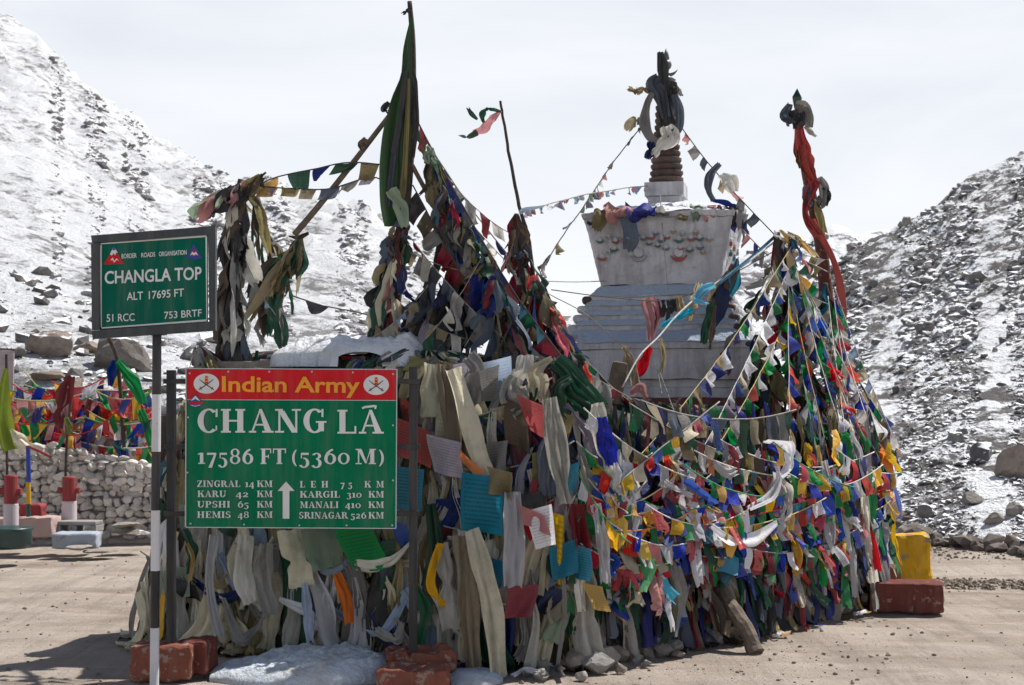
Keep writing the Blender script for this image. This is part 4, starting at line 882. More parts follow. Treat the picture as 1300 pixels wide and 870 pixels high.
# ------------------------------------------------------------------ cloth
rc = np.random.default_rng(42)
def smoothpts(pts, n):
    pts = np.asarray(pts, float)
    if len(pts) == 2: t = np.linspace(0, 1, n)[:, None]; return pts[0] + (pts[1] - pts[0]) * t
    p = np.vstack([2 * pts[0] - pts[1], pts, 2 * pts[-1] - pts[-2]]); o = []
    for q in np.linspace(0, len(pts) - 1 - 1e-6, n):
        i = int(q); t = q - i; a, b, c, d = p[i:i + 4]
        o.append(.5 * ((2 * b) + (-a + c) * t + (2 * a - 5 * b + 4 * c - d) * t * t + (-a + 3 * b - 3 * c + d) * t ** 3))
    return np.array(o)
def ribbon(pts, wid, side0, nu=7, nv=14, folds=1.6, amp=.25, rs=None, twist=0.0, ragged=.0):
    """a length of cloth along a path, gathered into soft folds across its width"""
    rs = rs or rc; P_ = smoothpts(pts, nv); w = np.interp(np.linspace(0, 1, nv), np.linspace(0, 1, len(wid)), wid)
    T = np.gradient(P_, axis=0); T /= np.linalg.norm(T, axis=1, keepdims=True) + 1e-9
    s = np.asarray(side0, float)[None] - T * (T @ np.asarray(side0, float))[:, None]; s /= np.linalg.norm(s, axis=1, keepdims=True) + 1e-9
    nn = np.cross(T, s); ph = rs.uniform(0, 6.28); ph2 = rs.uniform(0, 6.28)
    u = np.linspace(0, 1, nu); v = np.linspace(0, 1, nv); tw = twist * v + .25 * np.sin(v * 5 + ph2)
    S = s * np.cos(tw)[:, None] + nn * np.sin(tw)[:, None]; N_ = -s * np.sin(tw)[:, None] + nn * np.cos(tw)[:, None]
    uu_ = (u - .5)[None, :, None]; off = uu_ * w[:, None, None] * S[:, None, :]
    fold = np.sin(2 * np.pi * folds * u[None] + ph + 2.2 * np.sin(v * 3 + ph2)[:, None]) + .45 * np.sin(2 * np.pi * folds * 2.3 * u[None] + ph2 + v[:, None] * 4)
    k1, k2, k3, k4 = rs.uniform(3, 9), rs.uniform(4, 13), rs.uniform(-9, 9), rs.uniform(6, 18)
    crm = np.sin(k1 * u[None] + k2 * v[:, None] + ph2) + .7 * np.sin(k3 * u[None] - k4 * v[:, None] + ph) + (.22 if nv < 11 else .10) * rs.normal(size=(nv, nu))
    fold = .45 * fold + .85 * (2 / np.pi) * np.arcsin(np.sin(2 * np.pi * folds * u[None] * 1.3 + ph + 1.6 * np.sin(v * 4 + ph2)[:, None])) + .20 * crm
    kf = 1 - (rs.uniform(.25, .6) if rs.random() < .45 else 0) * np.exp(-((v - rs.uniform(.15, .85)) / .08) ** 2); w = w * kf; off = off * kf[:, None, None]; off = off * (1 + .08 * np.sin(k4 * .8 * v + ph))[:, None, None]
    out = P_[:, None, :] + off + (fold * (amp * w)[:, None])[:, :, None] * N_[:, None, :] + (.03 * crm[:, ::-1] * w[:, None])[:, :, None] * T[:, None, :]
    if ragged: out[-1, :, :] += T[-1][None] * (rs.uniform(-1, 1, nu)[:, None] * ragged)
    UV = np.stack(np.broadcast_arrays(u[None] + 5, v[:, None]), -1).reshape(-1, 2)     # scarves carry no print
    return out.reshape(-1, 3), gf(nv, nu), UV
def flagmesh(p0, p1, h, down, rs, ripple=.18, gather=.12, nx=5, ny=6, lift=0.0):
    p0, p1, down = map(lambda a: np.asarray(a, float), (p0, p1, down)); w = np.linalg.norm(p1 - p0); t = (p1 - p0) / (w + 1e-9)
    nn = np.cross(t, down); nn /= np.linalg.norm(nn) + 1e-9; u = np.linspace(0, 1, nx)[None, :]; v = np.linspace(0, 1, ny)[:, None]
    ph, ph2, k = rs.uniform(0, 6.28), rs.uniform(0, 6.28), rs.uniform(.5, 1.3); g = gather * rs.uniform(0, 2); sh = rs.uniform(-.25, .25)
    uc = (u - .5) * (1 - g * v) + .5 + sh * v * v * .5
    cu = rs.uniform(0, lift) if lift else 0
    hh = h * (1 - .1 * (rs.random() < .3))
    A = ripple * w * (v ** .8) * np.sin(2 * np.pi * k * u + ph + 2 * v) + .12 * hh * np.sin(3.0 * v + ph2) * v - .04 * w * np.sin(6 * u + ph2)
    pos = p0 + (p1 - p0) * uc[..., None] + down * (hh * (v - cu * v * v * .5))[..., None] * np.ones_like(u)[..., None] + nn * (A + cu * hh * v * v * .6)[..., None]
    UV = np.stack(np.broadcast_arrays(u, v), -1).reshape(-1, 2)
    return pos.reshape(-1, 3), gf(ny, nx), UV

BRIGHT = ['blue', 'white', 'red', 'green', 'yellow']
MUTED = ['navy', 'grey', 'maroon', 'dark green', 'tan', 'slate', 'olive', 'charcoal', 'cream', 'mauve']
DARKS = ['charcoal', 'slate', 'brown', 'navy', 'dark green', 'grey', 'olive', 'maroon', 'charcoal']
PALE = ['grey', 'mauve', 'pale green', 'tan', 'pale blue', 'pink', 'dirty white', 'olive', 'slate']
LENG = 0
def flag_string(pts, label, pal=BRIGHT, fw=.11, fh=.15, gap=.25, wind=(0, 0, 0), sag=0.0, skip=.1, cord='grey', group='strings of prayer flags on the cairn', jit=.25, rad=.004, ripple=.2, big=0.0, seed=None, order=True, down0=(0, 0, -1), lay=0.0):
    """a cord hung with its flags: one thing, every flag a part"""
    rs = np.random.default_rng(zlib.crc32((label + str(round(float(pts[0][0]), 3))).encode())) if seed is None else np.random.default_rng(seed)
    pts = np.asarray(pts, float)
    L0 = np.linalg.norm(np.diff(pts, axis=0), axis=1).sum(); n = max(10, int(L0 / .06)); c = smoothpts(pts, n); t = np.linspace(0, 1, n); c[:, 2] -= sag * 4 * t * (1 - t)
    c += np.cumsum(rs.normal(size=c.shape) * .0015, axis=0) * np.sin(np.pi * t)[:, None]
    root = empty('prayer_flag_string', c[0], label, 'prayer flags', group)
    v, f = tube(c, rad, 5); mk('cord', v, f, M_CORDS[cord], root, smooth=True)
    s = np.concatenate([[0], np.cumsum(np.linalg.norm(np.diff(c, axis=0), axis=1))]); L = s[-1]; at = lambda q: np.array([np.interp(q, s, c[:, k]) for k in range(3)])
    q = fw * .4; k = rs.integers(5)
    while q < L - fw:
        w = fw * rs.uniform(.75, 1.15)
        if rs.random() > skip:
            col = pal[k % len(pal)] if order else pal[rs.integers(len(pal))]
            a, b = at(q), at(q + w); dn = np.array(down0, float) + np.array(wind) * rs.uniform(.5, 1.4) + rs.normal(size=3) * jit * np.array([1, .6, .25]); dn /= np.linalg.norm(dn)
            tdir = (b - a) / np.linalg.norm(b - a)
            if abs(tdir @ dn) > .85: dn = dn - tdir * (tdir @ dn) * .6; dn /= np.linalg.norm(dn)
            h = fh * rs.uniform(.75, 1.15) * (1 + big * rs.random())
            v, f, uv = flagmesh(a, b, h, dn, rs, ripple * rs.uniform(.5, 1.6), .25, lift=lay)
            mk('prayer_flag', v, f, CM[col], root, uv=uv, smooth=True)
        k += 1; q += w * (1 + gap * rs.uniform(.2, 1.6))
    return root

def zone(px):
    for lim, t in ((236, 'behind the striped pole'), (300, "under the big board's left end"), (370, 'left of the snow patch middle'), (440, 'right of the snow patch middle'), (505, "under the big board's right end"),
                   (545, 'by the right black post'), (590, 'just right of the black post'), (640, 'under the square teal flag'), (690, 'left of the near corner'), (740, 'at the near corner'),
                   (800, 'just right of the near corner'), (860, "below the chorten's left side"), (920, "below the chorten's middle"), (980, 'above the leaning log'), (1040, 'below the flag post'), (1090, 'below the red banner'), (9999, 'beside the yellow block')):
        if px < lim: return t
def band(py): return 'topmost' if py < 500 else 'high up' if py < 570 else 'at mid height' if py < 650 else 'low down' if py < 730 else 'at the hem'
def hang(px, py, L, w, col, out=.08, name='cloth_strip', noun='cloth strip', gath=.35, folds=1.6, amp=.22, lean=0.0, nu=7, nv=12, adj='', ragged=.02, label=None, group=None, flare=1.0, noise_=.06):
    if rc.random() < .4 and L > .3: flare_end = rc.uniform(.25, .7)
    else: flare_end = 1.0
    p, nrm, tan = face(px, py, out); 
    best = None; q0 = p.copy(); pts = []
    m = 6; wob = rc.normal() * noise_
    for k in range(m):
        t = k / (m - 1); z = p[2] - L * t; off = 0
        pt = q0 + tan * (lean * L * t + wob * math.sin(3 * t) + .02 * math.sin(9 * t + py)) ; 
        bat = min(.10 + .16 * min(1, max(0, (px - 690) / 90)), .11 / L) * (p[2] - z); pt = pt + nrm * (bat * flare + .012 * math.sin(7 * t + px)); 
        if z < .03: off = .03 - z; z = .02 + .004 * k; pt = pt + nrm * min(off, .5) * .25
        pt[2] = z; pts.append(pt)
    v, f, uv = ribbon(pts, [w * gath, w * .75, w, w * 1.0, w * flare_end], tan, nu, nv, folds, amp, rc, rc.normal() * .3, ragged)
    o = mk(name, v, f, CM[col], origin=pts[0], uv=uv, smooth=True)
    lab = label or f"{adj}{col} {noun} {band(py)} {zone(px)}"
    return tag(o, lab, {'cloth_strip': 'cloth', 'silk_scarf': 'scarf', 'hanging_flag': 'flag'}[name], group or {'cloth_strip': 'cloth strips hanging on the cairn', 'silk_scarf': 'silk scarves hanging on the cairn', 'hanging_flag': 'single flags hanging on the cairn'}[name])
def pick(l, wts=None): return l[rc.choice(len(l), p=None if wts is None else np.array(wts) / sum(wts))]

# under-layer: countless old strips matted together, joined; dark colours paint in the shaded gaps
def layer(name, n, fn, mats):
    bins = {m: [] for m in mats}
    for _ in range(n):
        px, py, L, w, col, out, lean = fn(); p, nrm, tan = face(px, py, out); pts = []
        for k in range(4):
            t = k / 3; z = p[2] - L * t; pt = p + tan * lean * L * t + nrm * (.10 * (p[2] - z) + rc.normal() * .012)
            if z < .02: pt = pt + nrm * (.02 - z) * .35; z = .015
            pt[2] = z; pts.append(pt)
        v, f, uv = ribbon(pts, [w * .4, w, w * 1.1, w], tan, 5, 8, 1.4, .22, rc, rc.normal() * .4, .02); bins[col].append((v, f, uv))
    V = []; Fc = []; UVs = []; MI = []; b = 0
    for k, m in enumerate(mats):
        for v, f, uv in bins[m]: V.append(v); Fc += [tuple(i + b for i in q) for q in f]; UVs.append(uv); MI += [k] * len(f); b += len(v)
    o = mk(name, np.vstack(V), Fc, [CM[m] for m in mats], cairn, origin=np.array([0, 9, 0]), uv=np.vstack(UVs), smooth=True, mi=MI); tag(o, kind='stuff')
LM = ['dirty white', 'cream', 'grey', 'charcoal', 'slate', 'brown', 'olive', 'tan', 'navy', 'maroon', 'dark green']
def fA():
    px = rc.uniform(168, 730); py = rc.uniform(445, 800); low = py > 600
    return px, py, rc.uniform(.25, .8), rc.uniform(.05, .12), pick(LM, [2.5, 2, 3, 12, 5, 8, 4, 2, 2, .7, 2] if low else [3, 3, 5, 5, 5, 3, 2, 3, 4, 3, 4]), rc.uniform(-.10, .02), rc.normal() * .08
def fB():
    px = rc.uniform(700, 1135); py = rc.uniform(510, 760)
    return px, py, rc.uniform(.2, .6), rc.uniform(.04, .09), pick(LM, [.5, .5, 2, 10, 3, 6, 3, .7, 4, 1, 4]), rc.uniform(-.10, .02), rc.normal() * .1
layer('matted_rags', 480, fA, LM); layer('matted_rags', 900, fB, LM)

# front, in shade: long pale scarves and faded strips
for i in range(215):
    px = rc.uniform(170, 725); py = rc.uniform(450, 760)
    if px < 240: py = max(py, 470 + (240 - px) * 2.2)
    top = py < 590
    col = pick(['grey', 'slate', 'navy', 'cream', 'tan', 'maroon', 'dark green', 'teal', 'pink', 'charcoal', 'olive', 'dirty white', 'mauve', 'blue', 'red', 'yellow'], [5, 4, 4, 5, 4, 3, 4, .5, 1.5, 5, 3, 5, 2, 1.2, 1, 1]) if top else \
        pick(['dirty white', 'cream', 'grey', 'tan', 'olive', 'slate', 'charcoal', 'navy', 'dark green', 'pale blue', 'yellow', 'pale green', 'white'], [10, 7, 2, 3, 3.5, 1.5, 5, 1.8, 3, 1.4, 1.2, 1.6, 4])
    L = rc.uniform(.22, .6) if top else rc.uniform(.35, .95)
    hang(px, py, L, rc.uniform(.08, .20) if top else rc.uniform(.06, .19), col, rc.uniform(-.04, .2), 'cloth_strip', 'cloth strip', rc.uniform(.15, .7), rc.uniform(1.2, 3.2), rc.uniform(.14, .30), rc.normal() * .20, nu=11, nv=14, adj=('long ' if L > .6 else 'short ' if L < .35 else ''))
for i in range(110):
    px = rc.uniform(172, 735); py = rc.uniform(480, 740)
    if px < 240: py = max(py, 500 + (240 - px) * 2.2)
    col = pick(['white', 'dirty white', 'cream', 'grey', 'tan'], [4, 8, 6, 1, 1]); L = rc.uniform(.45, 1.15)
    hang(px, py, L, rc.uniform(.06, .13), col, rc.uniform(.03, .16), 'silk_scarf', 'silk scarf', rc.uniform(.15, .6), rc.uniform(1.5, 3.4), rc.uniform(.16, .32), rc.normal() * .13, nu=12, nv=20, adj=('long ' if L > .8 else ''))
for i in range(70):
    px = rc.uniform(180, 715); py = rc.uniform(455, 760)
    if px < 240: py = max(py, 500 + (240 - px) * 2.2)
    col = pick(['grey', 'mauve', 'dark green', 'navy', 'teal', 'tan', 'cream', 'maroon', 'pale green', 'slate', 'olive', 'green', 'blue', 'yellow', 'red', 'charcoal'], [3, 3, 5, 5, 2.5, 3, 3, 3, 2, 3, 3, 1.5, 2, 2, 1.5, 5]); a, n1, t1 = face(px, py, rc.uniform(.06, .22)); w = rc.uniform(.12, .22); an = rc.uniform(-.5, .4)
    b = a + t1 * w * math.cos(an) + np.array([0, 0, w * math.sin(an)]); dn = np.array([rc.normal() * .3, -.08, -1]); dn /= np.linalg.norm(dn)
    v, f, uv = flagmesh(a, b, rc.uniform(.14, .26), dn, rc, rc.uniform(.1, .3), .25, 9, 9, lift=.5)
    tag(mk('printed_flag', v, f, CM[col], origin=a, uv=uv, smooth=True), f"faded {col} printed flag {band(py)} {zone(px)}", 'flag', 'faded printed flags on the front of the cairn')
for i in range(26):
    px = rc.uniform(160, 236); py = max(rc.uniform(540, 720), 540 + (236 - px) * 1.6); L = rc.uniform(.5, 1.0)
    hang(px, py, L, rc.uniform(.07, .13), pick(['dirty white', 'cream', 'tan', 'grey', 'olive', 'brown']), rc.uniform(.02, .14), 'silk_scarf', 'frayed scarf', .4, 2.4, .24, rc.normal() * .08, nu=11, nv=16)
for i in range(16):
    px = rc.uniform(250, 660); py = rc.uniform(690, 800); w_ = rc.uniform(40, 110); q = [(px - w_ / 2, py - rc.uniform(0, 30)), (px - w_ * .15, py + rc.uniform(8, 24)), (px + w_ * .2, py + rc.uniform(6, 22)), (px + w_ / 2, py - rc.uniform(0, 40))]
    pts = [face(min(max(a, 175), 715), b, rc.uniform(.08, .2))[0] for a, b in q]; v, f, uv = ribbon(pts, [.03, .07, .08, .03], (0, .3, 1), 9, 20, 1.6, .3, rc, rc.normal(), .01); c_ = pick(['dirty white', 'cream', 'grey', 'navy', 'olive', 'pale blue', 'tan', 'white'])
    tag(mk('silk_scarf', v, f, CM[c_], origin=pts[0], uv=uv, smooth=True), f"looped {c_} scarf sagging {band(py)} {zone(px)}", 'scarf', 'silk scarves hanging on the cairn')
# sunny side: bright single flags and scarves
for i in range(300):
    px = rc.uniform(690, 1140); lo = 600 if px < 760 else 545 if px > 1040 else 560
    py = rc.uniform(lo, 740 if px < 860 or px > 1000 else 690)
    col = pick(['blue', 'white', 'red', 'green', 'yellow', 'orange', 'pink', 'teal', 'navy', 'maroon', 'pale blue', 'turquoise', 'cream', 'mauve', 'dark green'], [6, 6, 6, 4.5, 4.5, 1.5, 2, 1.5, 3.5, 3, 1.5, .7, 2.5, 2.5, 3])
    if px > 1090: py = rc.uniform(560, 720)
    L = rc.uniform(.15, .40); hang(px, py, L, rc.uniform(.06, .14), col, rc.uniform(.03, .17), 'hanging_flag', 'flag', rc.uniform(.3, 1), rc.uniform(.6, 1.8), rc.uniform(.15, .32), rc.normal() * .3, nu=6, nv=8, adj=pick(['', 'crumpled ', 'twisted ', 'torn ', 'thin ']))
for i in range(50):
    px = rc.uniform(985, 1135); py = rc.uniform(560, 680)
    col = pick(['white', 'blue', 'red', 'cream', 'yellow', 'navy', 'green', 'grey', 'dirty white'], [5, 3, 2, 3, 1.5, 3, 2, 3, 3]); L = rc.uniform(.4, .85)
    hang(px, py, L, rc.uniform(.05, .10), col, rc.uniform(.04, .16), 'silk_scarf', 'long scarf', .5, rc.uniform(1, 2.4), .28, rc.normal() * .12, nu=8, nv=14)
for i in range(70):
    px = rc.uniform(830, 1010); py = rc.uniform(660, 730); L = rc.uniform(.25, .6)
    hang(px, py, L, rc.uniform(.05, .10), pick(['charcoal', 'brown', 'olive', 'slate', 'grey', 'dark green', 'tan', 'navy', 'maroon']), rc.uniform(.04, .14), 'cloth_strip', 'ragged strip', .6, 1.6, .28, rc.normal() * .12, nu=6, nv=10)

# the pieces one recognises
def quadflag(px0, py0, px1, py1, hpx, col, label, out=.2, lean=0.0, ripple=.10, cat='flag', name='hanging_flag'):
    out += .10 if px0 < 700 and name != 'cloth_strip' else 0
    a, n1, t1 = face(px0, py0, out); b, n2, t2 = face(px1, py1, out); h = hpx / F * (a[1] + b[1]) / 2
    v, f, uv = flagmesh(a, b, h, np.array([lean, -.05, -1.0]) / math.sqrt(1 + lean * lean), rc, ripple * 1.5, .16, 12, 12); return tag(mk(name, v, f, CM[col], origin=a, uv=uv, smooth=True), label, cat)
quadflag(586, 600, 638, 606, 74, 'teal', 'square teal prayer flag with printed lines right of the big board', .26)
quadflag(503, 592, 541, 596, 60, 'teal', 'teal printed flag half hidden behind the right black post', .16)
quadflag(541, 551, 583, 562, 46, 'mauve', 'whitish printed flag between the post and the square teal flag', .24)
quadflag(503, 530, 545, 548, 46, 'red', 'dark red flag beside the right black post at board height', .17)
quadflag(504, 505, 530, 515, 30, 'maroon', 'maroon flag behind the upper end of the right black post', .15)
quadflag(582, 572, 612, 598, 16, 'orange', 'orange strip above the square teal flag', .25)
quadflag(427, 673, 472, 664, 62, 'green', 'bright green lined flag hanging under the right end of the big board', .16, .42)
quadflag(470, 690, 500, 684, 60, 'dark green', 'dark green flag behind the bright green one under the board', .10, .1)
quadflag(646, 745, 684, 742, 40, 'maroon', 'maroon square flag low on the front left of the near corner', .24, -.05)
quadflag(656, 500, 690, 515, 46, 'red', 'faded red flag high on the near corner', .18, .2)
quadflag(555, 520, 590, 524, 70, 'cream', 'faded orange and cream flag under the blue cloth on the ledge', .08)
quadflag(640, 505, 672, 520, 56, 'brown', 'rust brown flag left of the near corner', .1)
quadflag(616, 592, 652, 600, 34, 'olive', 'crumpled mustard flag above the white scarf bundle', .30, .2, .3)
quadflag(664, 650, 700, 640, 50, 'white', 'white printed flag with red edge left of the near corner', .28, .3)
quadflag(656, 640, 690, 655, 26, 'pink', 'pink flag above the white printed one left of the near corner', .30, .3)
quadflag(724, 690, 748, 696, 44, 'teal', 'teal flag just right of the near corner', .22, .1, .28)
quadflag(718, 640, 740, 640, 56, 'maroon', 'maroon flag hanging from the near corner', .20, .1, .3)
quadflag(700, 650, 716, 655, 90, 'yellow', 'yellow printed flag at the near corner', .20, .05, .3)
quadflag(1137, 570, 1150, 572, 24, 'blue', 'small blue square flag sticking out at the right end of the cairn', .16)
quadflag(738, 740, 766, 745, 34, 'yellow', 'yellow flag low on the sunny side near the corner', .2, .3)
quadflag(590, 466, 650, 452, 50, 'pale blue', 'pale blue cloth draped over the top ledge right of the snow', .10, .1, .14, 'cloth', 'cloth_strip')
quadflag(520, 452, 585, 462, 20, 'olive', 'mustard cloth folded over the top edge beside the snow slab', .10, .0, .14, 'cloth', 'cloth_strip')
quadflag(432, 452, 500, 454, 22, 'red', 'faded red cloth folded over the top edge above the big board', .10, .0, .1, 'cloth', 'cloth_strip')
for (x, l) in ((345, 'grey'), (372, 'mauve'), (396, 'navy'), (418, 'slate'), (446, 'charcoal'), (478, 'dark green'), (505, 'cream')):
    quadflag(x - 14, 456, x + 14, 457, 30, l, f'{l} cloth hanging over the top edge above the big board', .06 + .01 * (x % 3), 0, .12, 'cloth', 'cloth_strip')
def scarf(path, wpx, col, label, Y=None, out=.2, name='silk_scarf', cat='scarf', amp=.28, folds=1.8, side=None, nu=9, nv=26, group=None, twist=.0):
    """a scarf along a path of (px,py[,Y]); on the cairn's skin when no distance is given"""
    pts = []
    for q in path:
        if len(q) > 2: pts.append(P(q[0], q[1], q[2]))
        elif Y is not None: pts.append(P(q[0], q[1], Y))
        else: pts.append(face(q[0], q[1], out + (.08 if path[0][0] < 700 else 0))[0])
    ym = np.mean([p[1] for p in pts]); wid = [w / F * ym for w in (wpx if isinstance(wpx, (list, tuple)) else [wpx * .6, wpx, wpx, wpx * .7])]
    d = pts[-1] - pts[0]; sd_ = side or ((0, .3, 1) if abs(d[2]) < abs(d[0]) else (1, .2, 0))
    v, f, uv = ribbon(pts, wid, sd_, nu, nv, folds, amp, rc, twist, .01); return tag(mk(name, v, f, CM[col], origin=pts[0], uv=uv, smooth=True), label, cat, group)
scarf([(577, 468), (592, 520), (606, 570), (619, 606)], [26, 26, 24, 24], 'cream', 'broad cream scarf slanting down from the top edge to the square teal flag', amp=.1)
scarf([(566, 462), (573, 530), (580, 575)], [22, 18, 16], 'tan', 'narrow tan scarf beside the broad cream one', out=.16)
scarf([(548, 462), (546, 500), (544, 530)], [26, 28, 24], 'cream', 'short cream cloth hanging under the mustard cloth', out=.12, amp=.12)
scarf([(598, 672), (612, 720), (628, 780), (634, 860)], [20, 26, 26, 22], 'cream', 'long cream scarf reaching the ground right of the red block', out=.30)
scarf([(588, 680), (594, 760), (600, 850)], [22, 26, 20], 'tan', 'long tan scarf hanging beside the cream one to the ground', out=.2)
scarf([(650, 625), (653, 680), (650, 745)], [22, 28, 24], 'white', 'thick bundle of white scarf folds above the maroon square flag', out=.30, amp=.3)
scarf([(560, 690), (566, 740), (572, 800)], [20, 28, 24], 'dirty white', 'off-white scarf hanging right of the right black post', out=.24)
scarf([(698, 505), (704, 545), (712, 590), (720, 640)], [24, 28, 26, 20], 'dirty white', 'thick pale rolled scarf hanging from the top of the near corner', out=.22, amp=.34)
scarf([(716, 560), (723, 620), (713, 690), (718, 770), (706, 845)], [5, 8, 5, 9, 7], 'grey', 'long pale plastic strip running down the near corner to the ground', out=.20, twist=1.5, amp=.4)
scarf([(756, 640), (764, 690), (768, 740)], [14, 16, 14], 'white', 'straight white scarf hanging right of the near corner', out=.24, amp=.2)
scarf([(757, 512), (762, 540), (770, 575), (778, 605)], [16, 22, 22, 12], 'dirty white', 'knotted grey-white scarf hanging at the left end of the upper flag string', out=.2)
scarf([(764, 530), (770, 560), (778, 590)], [14, 24, 16], 'blue', 'bright blue cloth beside the knotted grey-white scarf', out=.24)
scarf([(902, 668), (925, 686), (955, 685), (985, 664)], [7, 17, 18, 8], 'white', 'white scarf sagging in a crescent below the chorten', out=.28, amp=.09, folds=.8)
scarf([(952, 646), (975, 632), (985, 612), (986, 598)], [8, 16, 14, 10], 'white', 'white scarf rising to the knot above the crescent one', out=.28, amp=.25)
scarf([(985, 605), (994, 622), (998, 645), (990, 660)], [12, 24, 24, 12], 'dirty white', 'pale white cloth bagging below the knot of scarves', out=.24, amp=.28)
scarf([(972, 560), (1000, 566), (1001, 590), (990, 606)], [8, 16, 14, 8], 'white', 'broad white scarf looped above the knot under the flag post', out=.26, amp=.12)
scarf([(1046, 585), (1052, 620), (1054, 655), (1052, 690)], [9, 14, 16, 14], 'white', 'white scarf hanging straight below the fan of flags', out=.24)
scarf([(1096, 630), (1102, 690), (1108, 740)], [10, 13, 14], 'dirty white', 'long grey-white scarf at the right end hanging to knee height', out=.22)
scarf([(872, 610), (895, 628), (910, 640)], [10, 12, 10], 'blue', 'twisted blue cloth tied on the flag strings below the chorten', out=.26, side=(1, 0, 0))
scarf([(905, 588), (922, 600), (935, 598)], [8, 14, 10], 'white', 'small white scarf knotted among the strings', out=.24)
scarf([(846, 612), (862, 622), (880, 630)], [8, 10, 8], 'white', 'white twisted scarf between the blue cloth and the corner', out=.24)
scarf([(560, 690), (548, 740), (562, 770)], [8, 12, 10], 'yellow', 'yellow-edged cloth right of the right post', out=.27)
scarf([(546, 640), (552, 700), (540, 745)], [16, 20, 14], 'dark green', 'long dark green cloth beside the right black post', out=.20)
scarf([(232, 672), (243, 700), (240, 730)], [12, 16, 8], 'dark green', 'green cloth with a yellow hem by the left black post', out=.20); scarf([(238, 690), (247, 708), (243, 738)], [4, 6, 5], 'yellow', 'yellow hem hanging by the left black post', out=.23)
scarf([(428, 728), (436, 760), (446, 792)], [12, 16, 12], 'orange', 'orange flag hanging under the bright green one', out=.16)
scarf([(384, 740), (388, 775), (392, 815)], [8, 16, 10], 'pale blue', 'pale blue scarf end above the snow patch', out=.2)
scarf([(310, 680), (312, 730), (318, 766)], [18, 26, 20], 'dirty white', 'fat pale cloth bag hanging above the snow patch', out=.22, amp=.2); scarf([(336, 690), (338, 735), (346, 780)], [20, 24, 22], 'grey', 'silvery cloth bag hanging beside the pale one', out=.22, amp=.2)
scarf([(272, 680), (266, 740), (280, 808)], [12, 10, 12], 'white', 'thin white scarf hanging left of the cloth bags', out=.2)
scarf([(400, 668), (410, 700), (418, 724)], [44, 46, 40], 'pale green', 'broad faded green cloth directly under the big board', out=.15, amp=.08)
scarf([(370, 672), (380, 715), (384, 745)], [34, 36, 30], 'cream', 'broad cream cloth directly under the arrow of the board', out=.16, amp=.1)
scarf([(476, 800), (500, 812), (512, 790)], [12, 16, 10], 'grey', 'grey scarf looped low beside the right post', out=.16)

